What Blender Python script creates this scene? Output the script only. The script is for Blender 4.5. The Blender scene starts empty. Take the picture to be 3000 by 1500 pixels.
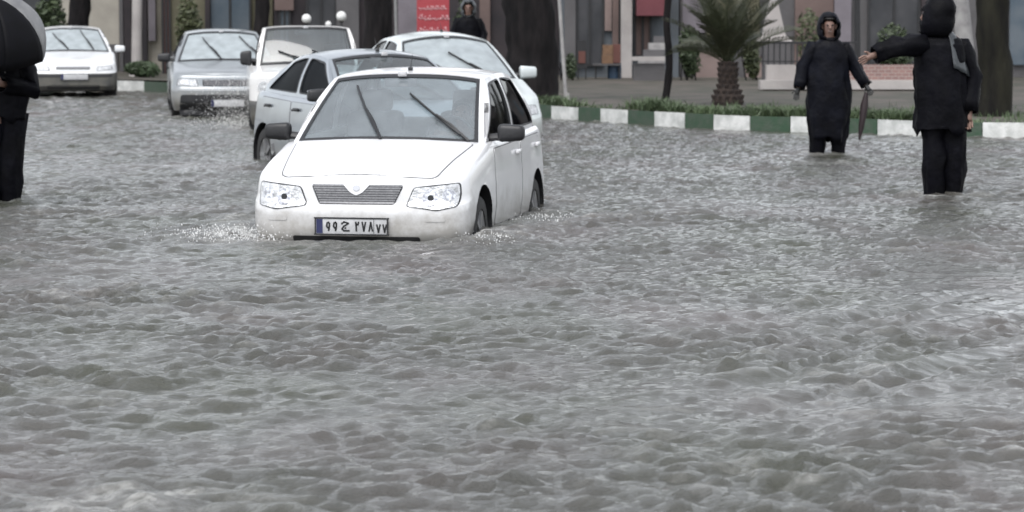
import bpy, bmesh, math, random
import numpy as np
from mathutils import Vector, Matrix
from mathutils import noise as mnoise
from mathutils.bvhtree import BVHTree
from mathutils.geometry import delaunay_2d_cdt

random.seed(7)
SC = bpy.context.scene
COL = SC.collection
R = math.radians

# ------------------------------------------------------------------ camera
F_PX, HZ, CAM_H = 7940.0, 50.0, 1.55          # focal length and horizon row in photo pixels, height over the water
PITCH = math.atan((750.0 - HZ) / F_PX)
cam_d = bpy.data.cameras.new('camera'); cam = bpy.data.objects.new('camera', cam_d)
COL.objects.link(cam); SC.camera = cam
cam.location = (0, 0, CAM_H); cam.rotation_euler = (R(90) - PITCH, 0, 0)
cam_d.sensor_width = 36.0; cam_d.lens = 36.0 * F_PX / 3000.0
cam_d.clip_start = 0.1; cam_d.clip_end = 5000
cam_d.dof.use_dof = True; cam_d.dof.focus_distance = 14.5; cam_d.dof.aperture_fstop = 5.6

# ------------------------------------------------------------------ sky, sun, exposure (overcast, raining)
SUN_EL, SUN_AZ = 62.0, 200.0
w = bpy.data.worlds.new('World'); SC.world = w; w.use_nodes = True
nt = w.node_tree; nt.nodes.clear()
sky = nt.nodes.new('ShaderNodeTexSky'); sky.sky_type = 'NISHITA'; sky.sun_disc = False
sky.sun_elevation = R(SUN_EL); sky.sun_rotation = R(SUN_AZ)
sky.air_density = 1.0; sky.dust_density = 1.5; sky.ozone_density = 1.0
hs = nt.nodes.new('ShaderNodeHueSaturation'); hs.inputs['Saturation'].default_value = 0.22
bg = nt.nodes.new('ShaderNodeBackground'); bg.inputs['Strength'].default_value = 0.15
wo = nt.nodes.new('ShaderNodeOutputWorld')
nt.links.new(sky.outputs[0], hs.inputs['Color']); nt.links.new(hs.outputs[0], bg.inputs['Color'])
nt.links.new(bg.outputs[0], wo.inputs['Surface'])
sun_d = bpy.data.lights.new('sun', 'SUN'); sun_d.energy = 1.0; sun_d.angle = R(40); sun_d.color = (1, .985, .96)
sun = bpy.data.objects.new('sun', sun_d); COL.objects.link(sun)
_a, _e = R(SUN_AZ), R(SUN_EL)
_dir = Vector((math.sin(_a) * math.cos(_e), math.cos(_a) * math.cos(_e), math.sin(_e)))
sun.rotation_euler = _dir.to_track_quat('Z', 'Y').to_euler(); sun.location = (0, -20, 40)
SC.view_settings.view_transform = 'Standard'; SC.view_settings.look = 'None'
SC.view_settings.gamma = 1.0; SC.view_settings.use_curve_mapping = False
SC.view_settings.exposure = 0.98
SC.render.resolution_x, SC.render.resolution_y = 1024, 512

# ------------------------------------------------------------------ helpers
def ray(px, py):
    a, b = (px - 1500) / F_PX, (750 - py) / F_PX
    cp, sp = math.cos(PITCH), math.sin(PITCH)
    return Vector((a, cp + b * sp, -sp + b * cp))
def G(px, py, z=0.0):                       # photo pixel -> point on the level z
    d = ray(px, py); t = (z - CAM_H) / d.z
    return Vector((d.x * t, d.y * t, z))
def A(px, py, Y):                           # photo pixel -> point at distance Y
    d = ray(px, py); t = Y / d.y
    return Vector((d.x * t, Y, CAM_H + d.z * t))

def tag(o, label=None, cat=None, group=None, kind=None):
    if label: o['label'] = label
    if cat: o['category'] = cat
    if group: o['group'] = group
    if kind: o['kind'] = kind
    return o
def empty(name, loc=(0, 0, 0), rz=0.0, parent=None):
    o = bpy.data.objects.new(name, None); COL.objects.link(o)
    o.location = loc; o.rotation_euler = (0, 0, rz); o.empty_display_size = 0.2
    if parent: o.parent = parent
    return o
def mesh_of(name, verts, faces, smooth=35, fix=True, merge=0):
    me = bpy.data.meshes.new(name)
    me.from_pydata([tuple(v) for v in verts], [], [tuple(f) for f in faces])
    if fix or merge:
        bm = bmesh.new(); bm.from_mesh(me)
        if merge: bmesh.ops.remove_doubles(bm, verts=bm.verts, dist=merge)
        if fix: bmesh.ops.recalc_face_normals(bm, faces=bm.faces)
        bm.to_mesh(me); bm.free()
    if smooth is not None:
        me.shade_smooth(); me.set_sharp_from_angle(angle=R(smooth))
    me.update()
    return me
def link(name, me, mat, parent=None, loc=None, rot=None):
    o = bpy.data.objects.new(name, me); COL.objects.link(o)
    if mat is not None and not me.materials: me.materials.append(mat)
    if parent: o.parent = parent
    if loc is not None: o.location = loc
    if rot is not None: o.rotation_euler = rot
    return o
def obj(name, verts, faces, mat, parent=None, smooth=35, merge=0, loc=None, rot=None):
    return link(name, mesh_of(name, verts, faces, smooth, True, merge), mat, parent, loc, rot)

class MB:
    """collects shapes for ONE mesh object"""
    def __init__(s): s.v, s.f = [], []
    def add(s, v, f):
        n = len(s.v); s.v += [tuple(p) for p in v]; s.f += [tuple(i + n for i in q) for q in f]; return s
    def box(s, c, d, rz=0, bevel=0, rx=0):
        v, f = rbox(d, bevel); M = Matrix.Rotation(rz, 3, 'Z') @ Matrix.Rotation(rx, 3, 'X')
        return s.add([M @ p + Vector(c) for p in v], f)
    def tube(s, pts, rad, n=10, cap=True, wob=0):
        v, f = tube(pts, rad, n, cap, wob); return s.add(v, f)
    def build(s, name, mat, parent=None, smooth=35, loc=None, rot=None):
        return obj(name, s.v, s.f, mat, parent, smooth, 0, loc, rot)

def rbox(d, bevel=0, seg=2):
    bm = bmesh.new(); bmesh.ops.create_cube(bm, size=1)
    bmesh.ops.scale(bm, vec=d, verts=bm.verts)
    if bevel: bmesh.ops.bevel(bm, geom=bm.edges[:], offset=bevel, segments=seg, profile=.5, affect='EDGES')
    v = [p.co.copy() for p in bm.verts]; bm.verts.index_update()
    f = [[q.index for q in p.verts] for p in bm.faces]; bm.free()
    return v, f
def tube(pts, rad, n=10, cap=True, wob=0):
    pts = [Vector(p) for p in pts]
    if not hasattr(rad, '__len__'): rad = [rad] * len(pts)
    v, f = [], []; up = None
    for i, p in enumerate(pts):
        t = (pts[min(i + 1, len(pts) - 1)] - pts[max(i - 1, 0)]).normalized()
        if up is None: up = t.orthogonal().normalized()
        else: up = (up - t * up.dot(t)).normalized()
        b = t.cross(up); r = rad[i]
        rx, ry = (r if hasattr(r, '__len__') else (r, r))
        for k in range(n):
            a = 2 * math.pi * k / n
            q = up * math.cos(a) * rx + b * math.sin(a) * ry
            if wob: q *= 1 + wob * mnoise.noise((p + q.normalized() * .25) * 6.0)
            v.append(p + q)
    for i in range(len(pts) - 1):
        for k in range(n):
            a, b2 = i * n + k, i * n + (k + 1) % n
            f.append((a, b2, b2 + n, a + n))
    if cap: f.append(tuple(range(n))[::-1]); f.append(tuple((len(pts) - 1) * n + k for k in range(n)))
    return v, f
def lathe(prof, n=28, axis='x', full=True):
    v, f = [], []
    for k in range(n):
        a = 2 * math.pi * k / n
        for (h, r) in prof:
            c, s_ = r * math.cos(a), r * math.sin(a)
            v.append((h, c, s_) if axis == 'x' else (c, s_, h))
    m = len(prof)
    for k in range(n):
        for i in range(m - 1):
            a, b = k * m + i, ((k + 1) % n) * m + i
            f.append((a, a + 1, b + 1, b))
    return v, f
def inside(p, poly):
    x, y = p; c = False; j = len(poly) - 1
    for i in range(len(poly)):
        xi, yi = poly[i]; xj, yj = poly[j]
        if (yi > y) != (yj > y) and x < (xj - xi) * (y - yi) / (yj - yi) + xi: c = not c
        j = i
    return c
def dens(poly, step, closed=True):
    out = []; n = len(poly)
    for i in range(n if closed else n - 1):
        a, b = Vector(poly[i]), Vector(poly[(i + 1) % n])
        k = max(1, int((b - a).length / step))
        for q in range(k): out.append(tuple(a + (b - a) * q / k))
    if not closed: out.append(tuple(poly[-1]))
    return out
def rnd(poly, r, n=4):
    out = []; m = len(poly)
    for i in range(m):
        p, a, b = Vector(poly[i]), Vector(poly[i - 1]), Vector(poly[(i + 1) % m])
        da, db = (a - p), (b - p); rr = min(r, da.length * .45, db.length * .45)
        s, e = p + da.normalized() * rr, p + db.normalized() * rr
        for k in range(n + 1):
            t = k / n; out.append(tuple(s * (1 - t) ** 2 + p * 2 * t * (1 - t) + e * t * t))
    return out
def tri2d(outer, holes=(), grid=.05):
    loops = [dens(outer, grid)] + [dens(h, grid) for h in holes]
    vs, es = [], []
    for lp in loops:
        n = len(vs); vs += [Vector(p) for p in lp]
        es += [(n + i, n + (i + 1) % len(lp)) for i in range(len(lp))]
    xs = [p[0] for p in loops[0]]; ys = [p[1] for p in loops[0]]
    nb = len(vs); bnd = np.array([tuple(p) for p in vs])
    y = min(ys) + grid * .5
    while y < max(ys):
        x = min(xs) + grid * .5
        while x < max(xs):
            if inside((x, y), loops[0]) and not any(inside((x, y), h) for h in loops[1:]):
                if np.min((bnd[:, 0] - x) ** 2 + (bnd[:, 1] - y) ** 2) > (grid * .45) ** 2: vs.append(Vector((x, y)))
            x += grid
        y += grid
    r = delaunay_2d_cdt(vs, es, [], 0, 1e-6)
    v2, fs = r[0], []
    for f in r[2]:
        c = sum((v2[i] for i in f), Vector((0, 0))) / len(f)
        if inside(c, loops[0]) and not any(inside(c, h) for h in loops[1:]): fs.append(f)
    return v2, fs
def solid(v, f, off):
    """closed thin solid from a sheet: v list of points, off a vector or function(point) -> vector"""
    n = len(v); o = off if callable(off) else (lambda p: off)
    vv = [Vector(p) for p in v] + [Vector(p) + Vector(o(p)) for p in v]
    ff = [tuple(q) for q in f] + [tuple(i + n for i in reversed(q)) for q in f]
    cnt = {}
    for q in f:
        for i in range(len(q)):
            a, b = q[i], q[(i + 1) % len(q)]; k = (min(a, b), max(a, b))
            cnt[k] = None if k in cnt else (a, b)
    for e in cnt.values():
        if e: ff.append((e[1], e[0], e[0] + n, e[1] + n))
    return vv, ff
def interp(x, tab):
    return float(np.interp(x, [t[0] for t in tab], [t[1] for t in tab]))

# ------------------------------------------------------------------ materials
def mat(name, col, rough=.6, metal=0, col2=None, scale=8, coat=0, bump=0, bscale=40, detail=4, spec=.5, stretch=None):
    m = bpy.data.materials.new(name); m.use_nodes = True
    t = m.node_tree; b = t.nodes['Principled BSDF']
    b.inputs['Base Color'].default_value = (*col, 1); b.inputs['Roughness'].default_value = rough
    b.inputs['Metallic'].default_value = metal; b.inputs['Coat Weight'].default_value = coat
    b.inputs['Coat Roughness'].default_value = .06; b.inputs['Specular IOR Level'].default_value = spec
    tc = t.nodes.new('ShaderNodeTexCoord'); src = tc.outputs['Object']
    if stretch:
        mp = t.nodes.new('ShaderNodeMapping'); mp.inputs['Scale'].default_value = stretch
        t.links.new(src, mp.inputs['Vector']); src = mp.outputs[0]
    if col2 is None: col2 = tuple(c * .82 for c in col)
    n = t.nodes.new('ShaderNodeTexNoise'); n.inputs['Scale'].default_value = scale; n.inputs['Detail'].default_value = detail
    r = t.nodes.new('ShaderNodeValToRGB')
    r.color_ramp.elements[0].position = .36; r.color_ramp.elements[1].position = .66
    r.color_ramp.elements[0].color = (*col2, 1); r.color_ramp.elements[1].color = (*col, 1)
    t.links.new(src, n.inputs['Vector']); t.links.new(n.outputs['Fac'], r.inputs['Fac'])
    t.links.new(r.outputs['Color'], b.inputs['Base Color'])
    if bump:
        n2 = t.nodes.new('ShaderNodeTexNoise'); n2.inputs['Scale'].default_value = bscale; n2.inputs['Detail'].default_value = 3
        bp = t.nodes.new('ShaderNodeBump'); bp.inputs['Strength'].default_value = bump; bp.inputs['Distance'].default_value = .02
        t.links.new(src, n2.inputs['Vector']); t.links.new(n2.outputs['Fac'], bp.inputs['Height'])
        t.links.new(bp.outputs[0], b.inputs['Normal'])
    return m
def glass_mat(name, tint=(.75, .8, .81), haze=.10, hazecol=(.55, .6, .62), refl=.05, ior=1.5):
    m = bpy.data.materials.new(name); m.use_nodes = True
    t = m.node_tree; t.nodes.clear(); N = t.nodes.new; L = t.links.new
    tr = N('ShaderNodeBsdfTransparent'); tr.inputs[0].default_value = (*tint, 1)
    df = N('ShaderNodeBsdfDiffuse'); df.inputs[0].default_value = (*hazecol, 1)
    gl = N('ShaderNodeBsdfGlossy'); gl.inputs['Roughness'].default_value = .05
    nz = N('ShaderNodeTexNoise'); nz.inputs['Scale'].default_value = 5; nz.inputs['Detail'].default_value = 5
    tc = N('ShaderNodeTexCoord'); L(tc.outputs['Object'], nz.inputs['Vector'])
    mr = N('ShaderNodeMapRange'); mr.inputs[1].default_value = .3; mr.inputs[2].default_value = .75
    mr.inputs[3].default_value = haze * .8; mr.inputs[4].default_value = haze * 1.2
    L(nz.outputs['Fac'], mr.inputs[0])
    ge = N('ShaderNodeNewGeometry'); fb = N('ShaderNodeMath'); fb.operation = 'SUBTRACT'; fb.inputs[0].default_value = 1; L(ge.outputs['Backfacing'], fb.inputs[1])
    hz = N('ShaderNodeMath'); hz.operation = 'MULTIPLY'; L(mr.outputs[0], hz.inputs[0]); L(fb.outputs[0], hz.inputs[1])
    m1 = N('ShaderNodeMixShader'); L(hz.outputs[0], m1.inputs[0]); L(tr.outputs[0], m1.inputs[1]); L(df.outputs[0], m1.inputs[2])
    fr = N('ShaderNodeFresnel'); fr.inputs['IOR'].default_value = ior
    ad = N('ShaderNodeMath'); ad.operation = 'ADD'; ad.inputs[1].default_value = refl; ad.use_clamp = True; L(fr.outputs[0], ad.inputs[0])
    a2 = N('ShaderNodeMath'); a2.operation = 'MULTIPLY'; L(ad.outputs[0], a2.inputs[0]); L(fb.outputs[0], a2.inputs[1])
    m2 = N('ShaderNodeMixShader'); L(a2.outputs[0], m2.inputs[0]); L(m1.outputs[0], m2.inputs[1]); L(gl.outputs[0], m2.inputs[2])
    o = N('ShaderNodeOutputMaterial'); L(m2.outputs[0], o.inputs[0])
    return m
M = {}
M['black'] = mat('black_plastic', (.012, .012, .014), .45, col2=(.02, .02, .022), bump=.1)
M['rubber'] = mat('tyre_rubber', (.012, .012, .013), .75, col2=(.022, .021, .02), bump=.2)
M['seal'] = mat('window_seal', (.02, .021, .024), .5)
M['gap'] = mat('panel_gap', (.16, .16, .165), .8)
M['rim'] = mat('wheel_rim', (.32, .32, .33), .35, .6, col2=(.2, .2, .2))
M['chrome'] = mat('chrome', (.6, .6, .62), .18, .9)
M['interior'] = mat('interior_trim', (.11, .11, .12), .8, col2=(.08, .08, .088))
M['seat'] = mat('seat_fabric', (.20, .195, .20), .9, col2=(.14, .14, .148), bump=.3)
M['glass'] = glass_mat('car_window_glass')
M['glass_dark'] = glass_mat('dark_side_glass', (.04, .05, .055), .0, (.2, .24, .26), .0, 1.2)
M['glass_sheen'] = glass_mat('sky_sheen_windscreen', (.45, .52, .54), .62, (.52, .58, .60), .12)  # strong pale haze colour stands in for sky reflections on wet windscreens
M['glass_front'] = glass_mat('wet_windscreen', (.88, .91, .92), .24, (.56, .63, .67), .06)
M['glass_reflect_dark'] = mat('dark_reflection_glass', (.005, .006, .008), .45, col2=(.010, .012, .014), scale=3, spec=.02)  # panes coloured near black in place of dark trees reflected in them
M['plate'] = mat('number_plate_white', (.55, .55, .56), .4, col2=(.42, .42, .43), scale=20)
M['plate_blue'] = mat('number_plate_blue', (.02, .025, .09), .4)
M['ink'] = mat('plate_ink', (.01, .01, .012), .5)
def paint(name, c, dirt=.9, rough=.28, metal=0, mud=.75):
    """body paint with muddy splashes low down; object space z is the height over the road"""
    m = mat(name, c, rough, metal, tuple(x * dirt for x in c), 3.5, .6, .05, 70, 6)
    t = m.node_tree; b = t.nodes['Principled BSDF']; N = t.nodes.new; L = t.links.new
    src = b.inputs['Base Color'].links[0].from_socket; tc = N('ShaderNodeTexCoord'); sx = N('ShaderNodeSeparateXYZ'); L(tc.outputs['Object'], sx.inputs[0])
    nz = N('ShaderNodeTexNoise'); nz.inputs['Scale'].default_value = 7; nz.inputs['Detail'].default_value = 8; nz.inputs['Roughness'].default_value = .7; L(tc.outputs['Object'], nz.inputs['Vector'])
    ma = N('ShaderNodeMath'); ma.operation = 'MULTIPLY_ADD'; ma.inputs[1].default_value = -.55; L(nz.outputs['Fac'], ma.inputs[0]); L(sx.outputs['Z'], ma.inputs[2])
    mr = N('ShaderNodeMapRange'); mr.inputs[1].default_value = .30; mr.inputs[2].default_value = .02; mr.inputs[3].default_value = 0; mr.inputs[4].default_value = mud; L(ma.outputs[0], mr.inputs[0])
    mx = N('ShaderNodeMix'); mx.data_type = 'RGBA'; mx.inputs['B'].default_value = (.26, .24, .21, 1)
    L(mr.outputs[0], mx.inputs['Factor']); L(src, mx.inputs['A']); L(mx.outputs['Result'], b.inputs['Base Color'])
    return m
def lens_mat(name, c=(.75, .76, .78)):
    m = mat(name, c, .22, .35, tuple(x * .5 for x in c), 26, 1.0, .5, 60)
    return m
M['lens'] = lens_mat('headlamp_lens')
M['amber'] = mat('amber_lens', (.5, .2, .06), .25, 0, coat=1)
M['reflector'] = mat('lamp_reflector', (.8, .81, .84), .12, .8, (.3, .3, .33), 40)
M['grille'] = mat('grey_grille', (.26, .26, .27), .45, .2, (.18, .18, .19), 60)
# ------------------------------------------------------------------ cars
def build_car(root, P):
    """local space: x across, y towards the rear, front face at y = 0, z up from the road"""
    L_, W2 = P['L'], P['W'] / 2
    pm, zs = P['paint'], P['zs']
    ztop = lambda y: interp(y, P['ztop'])
    R1, R2, bow = P.get('R1', .22), P.get('R2', .2), P.get('bow', .06)
    ks = list(np.linspace(0, .9, P.get('nk', 18))) + [.925, .95, .97, .985, .995, 1.0]
    er = P.get('edge_r', .05)
    half = []
    for k in ks:
        zf = zs + k * (ztop(0) - zs); zm = zs + k * (ztop(L_ * .5) - zs); zr = zs + k * (ztop(L_) - zs)
        ins = 0
        if k > .9: t = (k - .9) / .1; ins = er * (1 - math.sqrt(max(0, 1 - t * t)))
        yf = interp(zf, P['front']) + ins * P.get('front_ins', .8); yr = interp(zr, P['rear']) + ins * .6
        wk = W2 * interp(zm, P['width']) - ins
        pts = []
        for i in range(13):
            x = (wk - R1) * i / 12; pts.append((x, yf + bow * (x / wk) ** 2))
        yb = pts[-1][1]
        for i in range(1, 10):
            a = math.pi / 2 * i / 9; pts.append((wk - R1 + R1 * math.sin(a), yb + R1 * (1 - math.cos(a))))
        ya, ye = yb + R1, L_ - yr - R2
        n = P.get('ns', 64)
        for i in range(1, n): pts.append((wk, ya + (ye - ya) * i / n))
        for i in range(0, 8):
            a = math.pi / 2 * i / 7; pts.append((wk - R2 + R2 * math.cos(a), ye + R2 * math.sin(a)))
        for i in range(1, 7): pts.append(((wk - R2) * (1 - i / 6), L_ - yr))
        row = []
        for (x, y) in pts:
            s = (y - L_ * .5) / (L_ * .5)
            x *= 1 - P.get('taper', .035) * abs(s) ** 3
            row.append([x, y, zs + k * (ztop(y) - zs)])
        half.append(row)
    H = np.array(half)                                  # levels x points x 3
    nl, npt = H.shape[:2]
    # wheel arches: snap grid points to the arch circles, then drop what lies inside
    D = np.full((nl, npt), 9.0)
    for (yc, zc, ra) in P['arches']:
        d = np.hypot(H[:, :, 1] - yc, H[:, :, 2] - zc) - ra
        d[H[:, :, 0] < W2 * .6] = 9
        snap = np.zeros_like(d, bool)
        for (da, db) in (((slice(0, -1), slice(None)), (slice(1, None), slice(None))), ((slice(None), slice(0, -1)), (slice(None), slice(1, None)))):
            a, b = d[da], d[db]; cr = (a * b < 0) & (abs(a) < 1) & (abs(b) < 1)
            snap[da] |= cr & (abs(a) <= abs(b)); snap[db] |= cr & (abs(b) < abs(a))
        vy, vz = H[:, :, 1] - yc, H[:, :, 2] - zc; rr = np.hypot(vy, vz) + 1e-9
        H[:, :, 1] = np.where(snap, yc + vy / rr * ra, H[:, :, 1]); H[:, :, 2] = np.where(snap, zc + vz / rr * ra, H[:, :, 2])
        d = np.where(snap, 0, d); D = np.minimum(D, d)
    V = [tuple(p) for p in H.reshape(-1, 3)] + [(-p[0], p[1], p[2]) for p in H.reshape(-1, 3)]
    off = nl * npt
    kb = P.get('bumper_k', -1); yfa = P['arches'][0][0] - P['arches'][0][2] + .02; yra = P['arches'][1][0] + P['arches'][1][2] - .02
    body, bumF, bumR = [], [], []
    for l in range(nl - 1):
        for j in range(npt - 1):
            q = (l * npt + j, l * npt + j + 1, (l + 1) * npt + j + 1, (l + 1) * npt + j)
            dq = [D[i // npt, i % npt] for i in q]
            if all(x <= 1e-6 for x in dq): continue
            if min(dq) < -1e-6:
                q = tuple(i for i, x in zip(q, dq) if x >= -1e-6)
                if len(q) < 3: continue
            ym = sum(V[i][1] for i in q) / len(q)
            tgt = body
            if ks[l + 1] <= kb + 1e-6: tgt = bumF if ym < yfa else (bumR if ym > yra else body)
            tgt.append(q); tgt.append(tuple(i + off for i in reversed(q)))
    # bonnet and rear deck across the top loop
    cowl, deck = P['cowl'], P['deck']; m = 14
    edge = H[-1]
    def fill(rows):
        vv, ff = [], []
        for j in rows:
            x, y, z = edge[j]; cr = P.get('crown', .03) * min(1, x / (W2 * .8))
            for i in range(m + 1):
                t = -1 + 2 * i / m; vv.append((x * t, y, z + cr * (1 - t * t)))
        for r in range(len(rows) - 1):
            for i in range(m):
                a = r * (m + 1) + i; ff.append((a, a + 1, a + m + 2, a + m + 1))
        return vv, ff
    rowsF = [j for j in range(npt) if edge[j][1] <= cowl + P.get('cowl_ext', .14)]; rowsR = [j for j in range(npt) if edge[j][1] >= deck - .12]
    allV, allF = list(V), list(body)
    for rows in (rowsF, rowsR):
        if len(rows) > 1:
            v, f = fill(rows); n = len(allV); allV += v; allF += [tuple(i + n for i in q) for q in f]
    def compact(vv, ff):
        used = sorted({i for q in ff for i in q}); mp = {u: i for i, u in enumerate(used)}
        return [vv[u] for u in used], [tuple(mp[i] for i in q) for q in ff]
    v, f = compact(allV, allF)
    b = obj('body', v, f, pm, root, 40, 1e-4)
    if P.get('body_label'): b['label'] = P['body_label']
    if bumF:
        v, f = compact(V, bumF); obj('front_bumper', v, f, P.get('bumper_mat', pm), root, 40, 1e-4)
        v, f = compact(V, bumR); obj('rear_bumper', v, f, P.get('bumper_mat', pm), root, 40, 1e-4)
    bvh = BVHTree.FromPolygons([Vector(p) for p in allV], [list(q) for q in allF + bumF + bumR])
    def fr(p, o=0):                                    # project front-view (x, z)
        h = bvh.ray_cast(Vector((p[0], -2, p[1])), Vector((0, 1, 0)))[0]
        return Vector((p[0], (h.y if h else .1) - o, p[1]))
    def sd(sgn):
        def q(p, o=0):
            h = bvh.ray_cast(Vector((sgn * 3, p[0], p[1])), Vector((-sgn, 0, 0)))[0]
            x = abs(h.x) if h else W2
            return Vector((sgn * (x + o), p[0], p[1]))
        return q
    def tp(p, o=0):
        h = bvh.ray_cast(Vector((p[0], p[1], 3)), Vector((0, 0, -1)))[0]
        return Vector((p[0], p[1], (h.z if h else .8) + o))
    DIR = {'f': (0, 1, 0), 't': (0, 0, -1), 'l': (1, 0, 0), 'r': (-1, 0, 0)}
    PR = {'f': fr, 't': tp, 'l': sd(-1), 'r': sd(1)}
    def patch(name, outl, view, o, mt, th=.012, holes=(), grid=.04, parent=root):
        v2, fs = tri2d(outl, holes, grid)
        v, f = solid([PR[view](p, o) for p in v2], fs, Vector(DIR[view]) * th)
        return obj(name, v, f, mt, parent, 40)
    # interior tub, floor, arches
    zb = ztop(L_ * .5)
    yA, yC = P['A'][0][1], P['C'][0][1]
    tub = MB(); tub.box((0, (yfa + .25 + yra - .25) / 2, zs + .05), (W2 * 1.5, yra - yfa - .5, .06))
    tub.box((0, L_ * .5, zs - .02), (W2 * 1.7, L_ * .62, .05)); tub.build('underbody', M['interior'], root)
    for (yc, zc, ra) in P['arches']:
        for s in (-1, 1):
            vv, ff = [], []; n = 20
            for i in range(n + 1):
                a = math.pi * (-.12 + 1.24 * i / n)
                for x in (W2 * .985, W2 - .30): vv.append((s * x, yc + math.cos(a) * (ra + .004), zc + math.sin(a) * (ra + .004)))
            for i in range(n): ff.append((2 * i, 2 * i + 1, 2 * i + 3, 2 * i + 2))
            c0 = len(vv); vv.append((s * (W2 - .30), yc, zc)); ff += [(2 * i + 1, 2 * i + 3, c0) for i in range(n)]
            obj('wheel_arch', vv, ff, M['black'], root)
            rt, wd = P['tyre']
            prof = [(-wd / 2, rt * .62), (-wd / 2, rt * .9), (-wd * .4, rt * .97), (-wd * .25, rt), (0, rt * 1.003), (wd * .25, rt), (wd * .4, rt * .97), (wd / 2, rt * .9), (wd / 2, rt * .62), (-wd / 2, rt * .62)]
            v, f = lathe(prof); xw = s * (W2 - .03 - wd / 2)
            wh = obj('wheel', v, f, M['rubber'], root, 50, 1e-5, loc=(xw, yc, rt))
            rm = MB(); v, f = lathe([(s * wd * .36, .0), (s * wd * .36, rt * .5), (s * wd * .46, rt * .6), (s * wd * .40, rt * .64), (-s * wd * .3, rt * .62)]); rm.add(v, f)
            for q in range(5):
                a = q * 2 * math.pi / 5; rm.box((s * wd * .40, math.cos(a) * rt * .33, math.sin(a) * rt * .33), (.03, rt * .12, rt * .5), rx=a - math.pi / 2)
            rm.build('rim', M['rim'], wh)
    # ---------------- greenhouse
    (xab, yab, zab), (xat, yat, zat) = P['A']; (xcb, ycb, zcb), (xct, yct, zct) = P['C']
    exs = sorted((edge[j][1], edge[j][0]) for j in range(npt) if edge[j][0] > W2 * .5)
    ex = lambda y: interp(y, exs) - .012
    if xab is None: xab = ex(yab)
    if xcb is None: xcb = ex(ycb)
    arc = P.get('rail_arc', .03)
    def rail(y):
        s = min(1, max(0, (y - yat) / (yct - yat))); return zat + (zct - zat) * s + arc * 4 * s * (1 - s)
    def xt(y):
        s = min(1, max(0, (y - yat) / (yct - yat))); return xat + (xct - xat) * s + .012 * 4 * s * (1 - s)
    def belt(y): return interp(y, [(yab, zab), (ycb, zcb)])
    def side(p, sgn, o=0):
        y, z = p; h = (z - belt(y)) / max(.05, rail(y) - belt(y)); h = min(1.05, max(-.25, h))
        xb = xab + (ex(y) - ex(yab)) if yab < y < ycb else (xab if y <= yab else xcb)
        x = xb + (xt(y) - xb) * h + .03 * 4 * max(0, h) * (1 - h) * (1 if h < 1 else 0)
        return Vector((sgn * (x + o), y, z))
    rl = [(yat + (yct - yat) * i / 14, rail(yat + (yct - yat) * i / 14)) for i in range(15)]
    outline = [(yab, zab - .03), (yat, zat)] + rl[1:-1] + [(yct, zct), (ycb, zcb - .03)]
    aw, cw, bt, tpw = P.get('a_w', .075), P.get('c_w', .13), P.get('belt_w', .03), P.get('rail_w', .035)
    def aline(z): return yab + (yat - yab) * (z - zab) / (zat - zab)
    def cline(z): return ycb + (yct - ycb) * (z - zcb) / (zct - zcb)
    wins = []
    cuts = P['pillars']                                  # list of (y0, y1) solid pillars between windows
    bounds = [None] + [c for c in cuts] + [None]
    for i in range(len(bounds) - 1):
        a, b2 = bounds[i], bounds[i + 1]; lo, hi = [], []
        def zlo(y): return belt(y) + bt
        y0b = (aline(zab + bt) + aw) if a is None else a[1]; y1b = (cline(zcb + bt) - cw) if b2 is None else b2[0]
        y0t = (aline(zat - tpw) + aw) if a is None else a[1]; y1t = (cline(zct - tpw) - cw) if b2 is None else b2[0]
        if y0t > y1t - .05: y0t = y1t - .05
        poly = [(y0b, zlo(y0b))] + [(y0t + (y1t - y0t) * q / 4, rail(y0t + (y1t - y0t) * q / 4) - tpw) for q in range(5)] + [(y1b, zlo(y1b))]
        wins.append(rnd(poly, .045))
    gm = P.get('side_glass', M['glass_dark'])
    for s in (-1, 1):
        v2, fs = tri2d(outline, wins, .06)
        v, f = solid([side(p, s) for p in v2], fs, (-s * .035, 0, 0))
        obj('window_frame', v, f, pm, root, 35)
        for wp in wins:
            c = sum((Vector(p) for p in wp), Vector((0, 0))) / len(wp)
            inner = [tuple(c + (Vector(p) - c) * (1 - .02 / max(.05, (Vector(p) - c).length))) for p in wp]
            v2, fs = tri2d(inner, (), .08)
            v, f = solid([side(p, s, -.012) for p in v2], fs, (-s * .005, 0, 0))
            pane = obj('side_window', v, f, gm, root, 40)
            v2, fs = tri2d(wp, [inner], .06)
            v, f = solid([side(p, s, .003) for p in v2], fs, (-s * .02, 0, 0))
            obj('seal', v, f, M['seal'], pane, 40)
    # roof
    crn = P.get('roof_crown', .05); bwt, bwb = P.get('bow_top', .05), P.get('bow_base', .10)
    rr_ = P.get('roof_pow', 2.6)
    def zroof(u): return crn * (1 - abs(u) ** rr_)
    yrr = P.get('rear_bow', .04)
    def roof(u, s):
        y0 = yat - bwt * (1 - u * u); y1 = yct + yrr * (1 - u * u)
        ym = yat + (yct - yat) * s
        return Vector((u * xt(ym), y0 + (y1 - y0) * s, rail(ym) + zroof(u)))
    def surf(fn, us, vs, th, name, mt, parent=root):
        v = [fn(u, q) for q in vs for u in us]; n = len(us)
        f = [(i * n + j, i * n + j + 1, (i + 1) * n + j + 1, (i + 1) * n + j) for i in range(len(vs) - 1) for j in range(n - 1)]
        v, f = solid(v, f, th); return obj(name, v, f, mt, parent, 40)
    US = [math.sin(math.pi / 2 * t) for t in np.linspace(-1, 1, 25)]
    rf = surf(roof, US, list(np.linspace(0, 1, 16)), (0, 0, -.03), 'roof', pm)
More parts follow.
